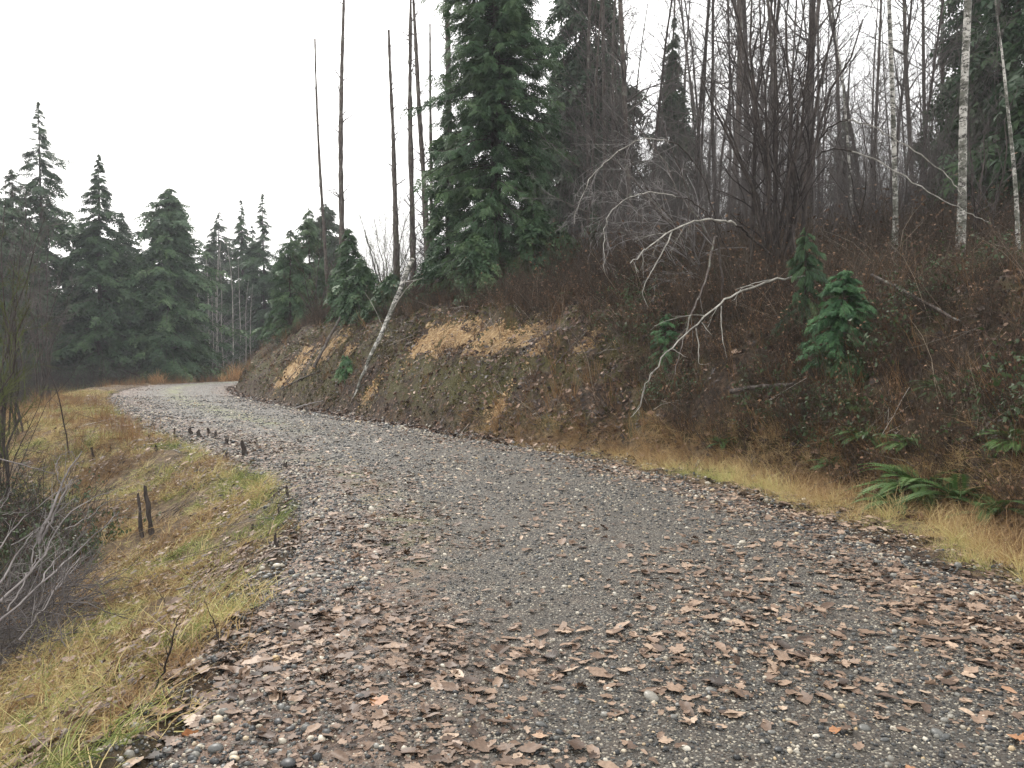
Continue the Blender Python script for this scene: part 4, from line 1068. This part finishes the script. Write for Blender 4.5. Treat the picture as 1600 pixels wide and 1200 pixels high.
# left side leafless trees
for px, Y, ends, sd, lb in ((15, 20, ((-30, 250), (10, 270), (40, 300), (70, 340), (-20, 330), (60, 400), (25, 380)), 477, 'grey brown leafless shrub at the left edge of the picture'),
                            (60, 30, ((20, 380), (45, 330), (75, 350), (100, 410), (120, 440), (60, 420)), 478, 'grey leafless shrub in front of the left conifers'),
                            (-10, 13, ((-60, 380), (-20, 400), (20, 430), (45, 480), (-40, 480), (30, 540)), 479, 'mossy leafless shrub close by at the left edge')):
    c = on(px, Y)
    stems('left_shrub', lb, 'shrub', c, [W(a, b, Y + (k % 3) - 1) for k, (a, b) in enumerate(ends)], .03, M_twig if sd != 479 else M_twigmoss, sd, per=15, per2=5)
# group of slim bare alders in the far gap
AL = dict(seed=480, h=12, r0=.07, nb=26, per2=4, per3=3, lo=.15, blen=.16, wob=.03)
al = None
for k, (px, Y, topy) in enumerate(sorted(((313, 68, 400), (325, 70, 350), (338, 67, 380), (350, 66, 390), (362, 69, 370), (330, 64, 430), (372, 72, 400), (303, 72, 420), (385, 70, 430), (345, 73, 360), (395, 66, 440)))):
    loc = on(px, Y); hh = W(px, topy, Y)[2] - loc[2]
    if al is None:
        al = make_bare('bare_alder', 'leftmost of the slim pale leafless alders at the bend', 'tree', loc, M_pale, M_twiggrey, 'slim alders beyond the bend', **AL); al.scale = (hh / 12,) * 3
    else: copy_tree(al, loc, k * 1.3, hh / 12, ords[k] + ' from left of the slim pale leafless alders at the bend')

# ------------------------------------------------------------------ bent and fallen stems, traced in depth
def bez(pts, n=None):
    P = np.array(pts); return catmull(P, 5)
def limb(pts, r0, r1, sides=7, jit=.006, seed=1):
    C = bez(pts); r = np.random.default_rng(seed); C[1:-1] += r.normal(0, jit, (len(C) - 2, 3))
    return tubes(C[None], (np.linspace(r0, r1, len(C)) * (1 + r.normal(0, .04, len(C))))[None], sides)
def bent(name, label, cat_, pts, r0, r1, m, side=(), seed=1, twm=None, tw=8, base=None, dark=0):
    Pw = [W(*p) for p in pts]
    if base is not None: Pw = [np.array(base)] + Pw
    o0 = Pw[0]
    root = thing(name, label, cat_, o0)
    if dark:
        C = bez([p - o0 for p in Pw]); q = np.random.default_rng(seed); C[1:-1] += q.normal(0, .014, (len(C) - 2, 3)); Rr = np.linspace(r0, r1, len(C)) * (1 + q.normal(0, .06, len(C))); cI = int(dark * 5)
        for nm, a, b, mm_ in (('lower_stem', 0, cI + 1, M_bark2), ('stem', cI, None, m)):
            V, F = tubes(C[a:b][None], Rr[a:b][None], 7); obj(nm, mesh_of(nm, V, F, mm_), root)
    else:
        V, F = limb([p - o0 for p in Pw], r0, r1, jit=.012, seed=seed); obj('stem', mesh_of('stem', V, F, m), root)
    for k, sdp in enumerate(side):
        V, F = limb([W(*p) - o0 for p in sdp], r1 * 1.1 + .003, .003, 5, .004, seed + k); obj('side_twig', mesh_of('side_twig', V, F, m), root)
    if tw:
        r = np.random.default_rng(seed); C = (bez([p - o0 for p in Pw]))[None]; R = np.linspace(r0, r1, C.shape[1])[None]
        s1, d1, l1, r1_ = childs(r, C, R, tw, .35, .98, (.4, 1.1), (.1, .28)); d1[:, 2] -= .3
        P1 = paths(r, s1, d1, l1, 5, .1, -.08); R1 = np.minimum(r1_ * .4, .008)[:, None] * np.linspace(1, .4, 5)[None]
        s2, d2, l2, r2 = childs(r, P1, R1, 3, .3, .98, (.3, .9), (.3, .6)); P2 = paths(r, s2, d2, l2, 4, .1, -.05)
        V, F = cat([tubes(P1, R1, 4), tubes(P2, np.maximum(r2 * .6, .003)[:, None] * np.linspace(1, .5, 4)[None], 3)])
        obj('twigs', mesh_of('twigs', V, F, twm or m), root)
    return root
bent('bent_branch', 'pale arching branch above the fern, thickest of the bent ones', 'branch', [(1205, 398, 16.2), (1175, 372, 15.6), (1152, 352, 15.2), (1125, 343, 14.9), (1085, 345, 14.5), (1040, 366, 14.1), (1010, 390, 13.8), (985, 411, 13.5)], .027, .009, M_pale,
     side=[[(1050, 362, 14.2), (1040, 385, 14), (1018, 425, 13.9), (1004, 455, 13.8), (1013, 480, 13.7)]], seed=501, tw=5, dark=2)
bent('bent_branch', 'long pale bare branch drooping down the bank past the cedar seedling', 'branch', [(1290, 437, 13.4), (1252, 433, 13.2), (1205, 438, 12.9), (1150, 458, 12.5), (1110, 487, 12.1), (1060, 533, 11.7), (1022, 578, 11.4), (1004, 615, 11.3)], .023, .006, M_pale,
     side=[[(1127, 478, 12.2), (1127, 510, 12.1), (1131, 540, 12), (1136, 560, 12)], [(1087, 512, 11.9), (1092, 545, 11.8), (1092, 567, 11.8), (1104, 570, 11.8)], [(1096, 504, 12), (1112, 524, 12)], [(1050, 545, 11.6), (1072, 558, 11.6)],
           [(1005, 612, 11.3), (1000, 635, 11.2), (985, 652, 11.2)], [(1205, 438, 12.9), (1180, 442, 12.6), (1150, 452, 12.2)]], seed=502, tw=4, base=on(1300, 13.6))
bent('bent_sapling', 'arching sapling whose pale tip hangs left of the arching shrub', 'branch', [(1125, 390, 16.6), (1112, 320, 16.4), (1098, 275, 16.2), (1073, 238, 16), (1045, 221, 15.8), (1000, 217, 15.5), (960, 240, 15.2), (925, 275, 15), (903, 320, 14.8), (897, 350, 14.8)], .017, .005, M_pale, seed=503, tw=22, twm=M_twiggrey, dark=4)
bent('bent_sapling', 'lower arching sapling with its tip hanging straight down', 'branch', [(1140, 400, 16), (1118, 350, 15.7), (1092, 322, 15.5), (1058, 306, 15.4), (1020, 302, 15.2), (985, 308, 15), (952, 335, 14.8), (943, 375, 14.7), (945, 425, 14.6)], .016, .005, M_pale, seed=504, tw=18, twm=M_twiggrey, dark=3)
bent('bent_sapling', 'upper pale stem arching down to the thick birch', 'branch', [(1228, 385, 17), (1240, 310, 16.8), (1262, 255, 16.5), (1290, 205, 16.2), (1325, 190, 16), (1370, 202, 15.8), (1430, 235, 15.5), (1480, 275, 15.2), (1503, 305, 15)], .024, .006, M_pale, seed=505, tw=10, twm=M_twig, dark=4)
bent('bent_sapling', 'lower pale stem arching down across the birches', 'branch', [(1225, 390, 17.3), (1235, 320, 17.2), (1258, 270, 17), (1285, 238, 16.8), (1330, 236, 16.5), (1390, 262, 16), (1450, 300, 15.6), (1510, 332, 15.2), (1545, 347, 15)], .022, .006, M_pale, seed=506, tw=10, twm=M_twig, dark=4)
bent('bent_sapling', 'dark mossy stem slanting down the bank behind the drooping bare branch', 'branch', [(1120, 370, 14.4), (1105, 430, 14), (1085, 480, 13.3), (1068, 530, 12.8), (1055, 585, 12.2)], .022, .007, M_bark, seed=507, tw=4, base=on(1130, 15))

lo = at(553, 620)
pl = W(645, 405, lo[1] + 1.6)
rootb = thing('leaning_log', 'birch log with cut orange end leaning up against the bank', 'log', lo)
V, F = limb([np.array([0, 0, -.05]), (W(575, 565, lo[1] + .1) - lo), (W(610, 490, lo[1] + .7) - lo), pl - lo], .035, .085, 9, .008, 3)
obj('trunk', mesh_of('trunk', V, F, M_birch), rootb)
dd = norm(pl - W(610, 490, lo[1] + .7))
V, F = tubes(np.stack([pl - lo, pl - lo + dd * .012])[None], np.array([[.083, .001]]), 9); obj('cut_end', mesh_of('cut_end', V, F, M_cut), rootb)
for a in ([(598, 510, .5), (585, 482, .4), (570, 456, .3)], [(612, 487, .7), (632, 455, .5), (650, 436, .3)], [(630, 441, 1.0), (648, 438, .7), (662, 434, .5)], [(560, 600, .05), (556, 615, -.1), (549, 624, -.2)]):
    V, F = limb([W(p[0], p[1], lo[1] + p[2]) - lo for p in a], .014, .005, 5, .003); obj('branch_stub', mesh_of('branch_stub', V, F, M_pale), rootb)
def log(name, label, a, b, r0, r1, m, lift=.05, cat_='log'):
    a = np.array(a); b = np.array(b); c = (a + b) / 2
    root = thing(name, label, cat_, a)
    mid = c - a + np.array([0, 0, .02])
    V, F = limb([np.array([0, 0, lift]), mid + [0, 0, lift], b - a + [0, 0, lift]], r0, r1, 8, .008, 5); obj('trunk', mesh_of('trunk', V, F, m), root)
    V, F = tubes(np.array([[(0, 0, lift), norm(a - b) * .01 + (0, 0, lift)]]), np.array([[r0 * .97, .001]]), 8); obj('broken_end', mesh_of('broken_end', V, F, M_cut), root)
a1 = at(490, 580); log('fallen_log', 'grey pole lying up the bank left of the leaning birch log', a1, W(532, 500, a1[1] + 1.3), .06, .05, M_bark, .1)
log('fallen_log', 'short reddish brown log lying on the slope right of centre', at(1142, 634), at(1240, 624), .042, .025, M_bark, .20)
log('fallen_log', 'slim grey log lying slanted behind the fluffy young cedar', W(1362, 456, 13.0), at(1500, 535), .026, .018, M_bark, .26)
log('fallen_log', 'thin stick lying on the bank between the sandy scars', at(868, 575), at(918, 520), .012, .01, M_bark, .05)
log('fallen_log', 'thin pole at the foot of the far bank pointing to the road', at(440, 612), at(500, 583), .03, .02, M_bark, .08)
log('fallen_log', 'thin dead branch lying near the road edge below the leaning birch log', at(462, 640), at(505, 630), .02, .012, M_twiggrey, .05)
log('fallen_log', 'dark wet log half buried in grass on the left slope', at(120, 950), at(165, 952), .025, .02, M_bark2, .03)

# ------------------------------------------------------------------ stumps and saplings on the left shoulder
def stump(px, py, hp, wp, label, lean=0, group='cut sapling stumps along the road edge', top=M_twigdark, brk=M_bark2):
    c = at(px, py); hh = hp * (.85 if hp < 50 else .95) / FPX * c[1]; rr_ = max(.01, wp * .85 / FPX * c[1] * .5)
    root = thing('sapling_stump', label, 'stump', c, group)
    q = np.random.default_rng(int(px * 7 + py)); K = 7; f = np.linspace(0, 1, K)
    P = np.stack([lean * hh * f + q.normal(0, rr_ * .25, K), q.normal(0, rr_ * .25, K), -.06 + (hh + .06) * f], 1)
    V, F = tubes(P[None], (rr_ * (1.3 - .5 * f) * q.uniform(.75, 1.2, K))[None], 7)
    V[-7:, 2] += q.uniform(-.5, 1.0, 7) * rr_ * 1.2; obj('stem', mesh_of('stem', V, F, brk), root)
    V, F = tubes(np.array([P[-1], P[-1] + [0, 0, .006]])[None], np.array([[rr_ * .6, .001]]), 7); obj('cut_top', mesh_of('cut_top', V, F, top), root)
    return root
rowl = 'dark cut stump in the row at the far leaf edge'
for q, (px, py, hp, wp, lb) in enumerate([(299, 681, 15, 6, rowl + ', fourth from its right end'), (311, 684, 12, 8, 'squat dark stump in the leaves, beside the taller thin one'), (273, 682, 14, 4, 'thin dark stump at the left end of the row in the leaves'),
                           (327, 680, 12, 5, 'small dark stump behind the squat one'), (338, 686, 14, 6, 'dark stump in the middle of the row in leaves'), (355, 699, 14, 8, 'dark stump left of the largest one'), (384, 714, 26, 10, 'largest dark stump standing in leaves at the road edge'),
                           (355, 720, 14, 4, 'thin stump on the grass edge below the row'), (246, 706, 10, 5, 'short stump in the green grass patch'), (234, 692, 14, 4, 'thin stump behind the green grass patch'), (449, 734, 12, 8, 'blocky stump alone in the leaves nearer the road'),
                           (451, 774, 16, 5, 'narrow upright stump in leaves at the grass edge'), (433, 858, 26, 7, 'leaning dark stump on the grass edge nearest the camera'), (435, 810, 20, 4, 'thin dark stump between two others on the grass edge'), (366, 898, 16, 6, 'short cut sapling with a pale wet top in the grass'),
                           (147, 720, 24, 5, 'tall thin stump left on the brown grass'), (173, 708, 16, 4, 'thin stump left of the brown weeds'), (394, 780, 12, 4, 'small stump hidden in grass by the leaf edge'), (395, 830, 12, 5, 'small dark stub in the bright green grass')]):
    stump(px, py, hp, wp, lb, lean=random.uniform(-.25, .1), top=M_pale if px == 366 else M_twigdark)
for px, py, hp, wp, ln, lb in ((222, 842, 75, 6, -.07, 'left one of the two rotten knee high sticks in the left slope'), (239, 838, 82, 8, -.14, 'right and thicker one of the two rotten sticks in the left slope')):
    stump(px, py, hp, wp, lb, ln, 'pair of rotten sticks on the left slope')
# thin saplings and canes
for k, (pts, r0, lb) in enumerate((([(108, 712), (100, 660), (85, 600), (62, 560)], .014, 'thin dark bare sapling leaning left over the grass at left'),
                                   ([(113, 590), (113, 540), (117, 470), (128, 440)], .03, 'straight pale green sapling in front of the left conifers'),
                                   ([(78, 640), (74, 590), (70, 545)], .012, 'short thin bare sapling near the left edge of the grass'),
                                   ([(238, 1088), (258, 1040), (272, 990), (280, 965)], .006, 'thin dark cane standing at the grass edge in the foreground'),
                                   ([(345, 1015), (335, 975), (320, 940)], .004, 'thin red cane in the foreground grass'),
                                   ([(260, 962), (255, 935), (238, 912)], .004, 'thin curved cane in the left grass'),
                                   ([(40, 640), (35, 560), (20, 470)], .02, 'mossy bare sapling at the left edge'))):
    b = at(*pts[0]); P = [W(px, py, b[1]) for px, py in pts]
    root = thing('bare_sapling', lb, 'sapling', b)
    V, F = limb([p - b for p in P], r0, r0 * .35, 6, .003, k); obj('stem', mesh_of('stem', V, F, M_twigmoss if k in (1, 6) else M_twigdark), root)
    r = np.random.default_rng(600 + k); C = bez([p - b for p in P])[None]; R = np.linspace(r0, r0 * .3, C.shape[1])[None]
    s1, d1, l1, r1_ = childs(r, C, R, 10, .3, .98, (.4, .9), (.1, .3)); P1 = paths(r, s1, d1, l1, 4, .1, .02)
    V, F = tubes(P1, np.maximum(r1_ * .4, .0015)[:, None] * np.linspace(1, .5, 4)[None], 3); obj('twigs', mesh_of('twigs', V, F, M_twigdark), root)

# ------------------------------------------------------------------ heap of dead branches, lower left
r = np.random.default_rng(71)
def dead_branch(pts, r0, label, seed, m):
    Pw = [W(*p) for p in pts]; o0 = Pw[0]; root = thing('dead_branch', label, 'branch', o0, 'dead branches in the heap at lower left')
    V, F = limb([p - o0 for p in Pw], r0, r0 * .3, 6, .006, seed); obj('stem', mesh_of('stem', V, F, m), root)
    q = np.random.default_rng(seed); C = bez([p - o0 for p in Pw])[None]; R = np.linspace(r0, r0 * .3, C.shape[1])[None]
    s1, d1, l1, r1_ = childs(q, C, R, 9, .2, .98, (.3, .8), (.15, .4)); P1 = paths(q, s1, d1, l1, 5, .12, .0); R1 = np.maximum(r1_ * .4, .002)[:, None] * np.linspace(1, .4, 5)[None]
    s2, d2, l2, r2 = childs(q, P1, R1, 3, .2, .98, (.3, .8), (.3, .6)); P2 = paths(q, s2, d2, l2, 4, .12, .0)
    V, F = cat([tubes(P1, R1, 4), tubes(P2, np.maximum(r2 * .6, .0015)[:, None] * np.linspace(1, .5, 4)[None], 3)]); obj('twigs', mesh_of('twigs', V, F, m), root)
DB = [([(0, 940, 6.6), (60, 880, 7.0), (110, 800, 7.6), (180, 765, 8.2)], .014, 'long pale branch lowest across the dead branch heap'),
      ([(-20, 990, 5.8), (40, 935, 6.3), (100, 880, 6.9), (160, 825, 7.5), (185, 800, 7.9)], .013, 'long branch along the front of the dead branch heap'),
      ([(60, 845, 7.6), (85, 785, 8.0), (105, 740, 8.4), (128, 705, 8.7)], .020, 'thickest pale broken branch sticking up from the heap'),
      ([(60, 850, 7.4), (80, 815, 7.6), (100, 770, 7.8), (113, 748, 7.9)], .016, 'peeling branch crossing the thickest one'),
      ([(-10, 925, 6.9), (20, 880, 7.2), (50, 835, 7.4), (75, 815, 7.7)], .014, 'thin grey branch at the left of the heap'),
      ([(-10, 715, 9.0), (40, 728, 9.0), (85, 740, 9.0)], .012, 'dark thin branch lying level behind the heap'),
      ([(30, 1000, 6.0), (60, 960, 6.2), (100, 905, 6.6), (125, 870, 7.0)], .009, 'short pale branch at the front foot of the heap'),
      ([(75, 815, 7.6), (90, 835, 7.5), (102, 865, 7.4)], .008, 'short crooked branch hanging in the middle of the heap'),
      ([(95, 760, 8.2), (88, 730, 8.4), (95, 712, 8.6), (108, 706, 8.7)], .006, 'hooped twig curling over at the top of the heap'),
      ([(-20, 900, 7.4), (10, 840, 7.8), (60, 790, 8.3), (120, 750, 8.8)], .011, 'grey branch at the back of the heap'),
      ([(50, 880, 7.0), (55, 850, 7.1), (70, 820, 7.3), (72, 800, 7.4)], .008, 'short pale stub branch in the front of the heap')]
q = np.random.default_rng(77)
for k in range(30):
    a, b_ = q.uniform(-40, 110), q.uniform(790, 980); Yb = 6.1 + (980 - b_) / 100; ll = q.uniform(60, 130); an = q.normal(.75, .3)
    p = [(a + ll * f * math.cos(an) + q.normal(0, 4), b_ - ll * f * math.sin(an) + q.normal(0, 5), Yb + f * .7) for f in (0, .35, .7, 1)]
    lb_ = 'thin grey branch %s in the heap, %s' % (('at the top', 'at the middle height', 'low down')[0 if b_ < 850 else 1 if b_ < 915 else 2], ('against the picture edge', 'left of its middle', 'near its middle', 'at its right side')[min(3, int((a + 40) / 37.6))])
    if lb_ not in [d[2] for d in DB]: DB.append((p, q.uniform(.006, .012), lb_))
M_heap = mat('heap_twigs', b_twig((.03, .026, .026), (.13, .115, .11)), .8, .2)
M_heapb = mat('heap_branches', b_twig((.07, .06, .058), (.27, .245, .235)), .8, .2)
for k, (p, r0, lb) in enumerate(DB): dead_branch(p, r0 * (.8 if k < 11 else .6), lb, 700 + k, M_heapb)

# twiggy mass of the heap
parts = []
N = 380
f = r.random(N); px = -90 + 190 * f + r.normal(0, 15, N); yy = r.uniform(6.0, 8.6, N)
x = (px - 800) / FPX * yy; S = np.stack([x, yy, surf(x, yy) + r.uniform(.0, .5, N)], 1)
D = np.stack([r.normal(.5, .55, N), r.normal(.5, .5, N), r.normal(.35, .45, N)], 1)
P = paths(r, S, D, r.uniform(.3, 1.0, N), 6, .22, -.03); R = r.uniform(.002, .006, N)[:, None] * np.linspace(1, .4, 6)[None]
s2, d2, l2, r2 = childs(r, P, R, 4, .2, .98, (.3, .8), (.2, .5)); P2 = paths(r, s2, d2, l2, 4, .12, 0)
V, F = cat([tubes(P, R, 4), tubes(P2, np.maximum(r2 * .6, .0015)[:, None] * np.linspace(1, .5, 4)[None], 3)])
obj('brush_heap_twigs', mesh_of('brush_heap_twigs', V, F, M_heap), kind='stuff', label='tangle of fine grey twigs filling the dead branch heap')

# ------------------------------------------------------------------ golden grass clumps at the bend and trailing bits
r = np.random.default_rng(81)
GC = [tuft(41, 90, .9, .25, .35, .012, 5), tuft(42, 80, .7, .3, .5, .012, 5)]
for k, (px, py, sc, lb) in enumerate(((368, 592, 1.3, 'largest golden grass clump at the far bend'), (350, 592, 1.0, 'golden grass clump left of the largest one at the far bend'), (384, 593, .9, 'golden grass clump right of the largest one at the far bend'),
                                      (250, 593, 1.1, 'golden grass clump at the left side of the far bend'), (238, 594, .6, 'small golden grass clump at the far left of the bend'))):
    c = on(px, 60.6 if px > 300 else 58.6); c[2] = max(c[2], -.15)
    V, F, tn = GC[k % 2]
    mgo = bpy.data.materials.get('golden_clump') or mat('golden_clump', lambda g: g.col(g.ramp(g.attr('tint'), [(0, (.36, .19, .08)), (1, (.60, .38, .19))])), .7, .2)
    o = obj('golden_grass_clump', mesh_of('golden_grass_clump', V, F, mgo, False, {'tint': ('FLOAT', tn)}), None, c, lb, 'grass clump'); o.scale = (sc * 1.5, sc * 1.5, sc * 1.35)

# ------------------------------------------------------------------ far forest masses (read as one wall of trees)
parts, tints = [], []
r = np.random.default_rng(91)
spec = []
for q in range(46): spec.append((r.uniform(-90, 20), r.uniform(88, 125), r.uniform(8, 13)))
for x, y, hh in spec:
    tr, br, (SV, SF, tn) = conifer(int(r.integers(1e6)), hh, hh * .2, 60, 8, 1.9, pf_fir, .2, 0, .3, .1, SP4, hang=.3, irr=.4)
    off = np.array([x, y, h1(x, y) if y < 97 else -1.0]); parts.append((SV + off, SF)); tints.append(tn); parts.append((tr[0] + off, tr[1])); tints.append(np.zeros(len(tr[0])))
V, F = cat(parts)
obj('distant_forest', mesh_of('distant_forest', V, F, M_fir, False, {'tint': ('FLOAT', np.concatenate(tints))}), kind='stuff', label='distant dark forest beyond the bend')
parts = []; N = 4200
x = r.uniform(-60, -4, N); y = r.uniform(62.5, 84, N)
sx, tx = ST(x, y); k = (sx < -3) | (y > 66); x, y = x[k], y[k]
x2, y2 = x, y
FB = [shrub(141, 22, 2.2, .5, 5, .02, 2, leaves=120, lsz=.16), shrub(142, 20, 1.3, .8, 4, .018, 1, leaves=160, lsz=.16)]
k = r.random(len(x)) < .22; x, y = x[k], y[k]
brush_stuff('far_brush', FB, [M_twigred, M_bramble], x, y, up_eul(len(x), r), r.uniform(.5, 1.1, len(x)), r.integers(0, 2, len(x)), 'dark brush under the trees beyond the bend')

# ------------------------------------------------------------------ haze: thin damp air
hz = 1
if hz:
    lo_, hi_ = np.array([-150, -20, -6.0]), np.array([150, 160, 34.0])
    V = np.array([(x, y, z) for x in (lo_[0], hi_[0]) for y in (lo_[1], hi_[1]) for z in (lo_[2], hi_[2])])
    F = np.array([(0, 1, 3, 2), (4, 6, 7, 5), (0, 4, 5, 1), (2, 3, 7, 6), (0, 2, 6, 4), (1, 5, 7, 3)])
    m = bpy.data.materials.new('haze'); m.use_nodes = True; nt = m.node_tree; nt.nodes.clear()
    out = nt.nodes.new('ShaderNodeOutputMaterial'); pv = nt.nodes.new('ShaderNodeVolumePrincipled')
    pv.inputs['Density'].default_value = .0008; pv.inputs['Color'].default_value = (.93, .96, 1, 1); nt.links.new(pv.outputs[0], out.inputs['Volume'])
    obj('haze', mesh_of('haze', V, F, m, False), kind='stuff', label='thin damp winter air')
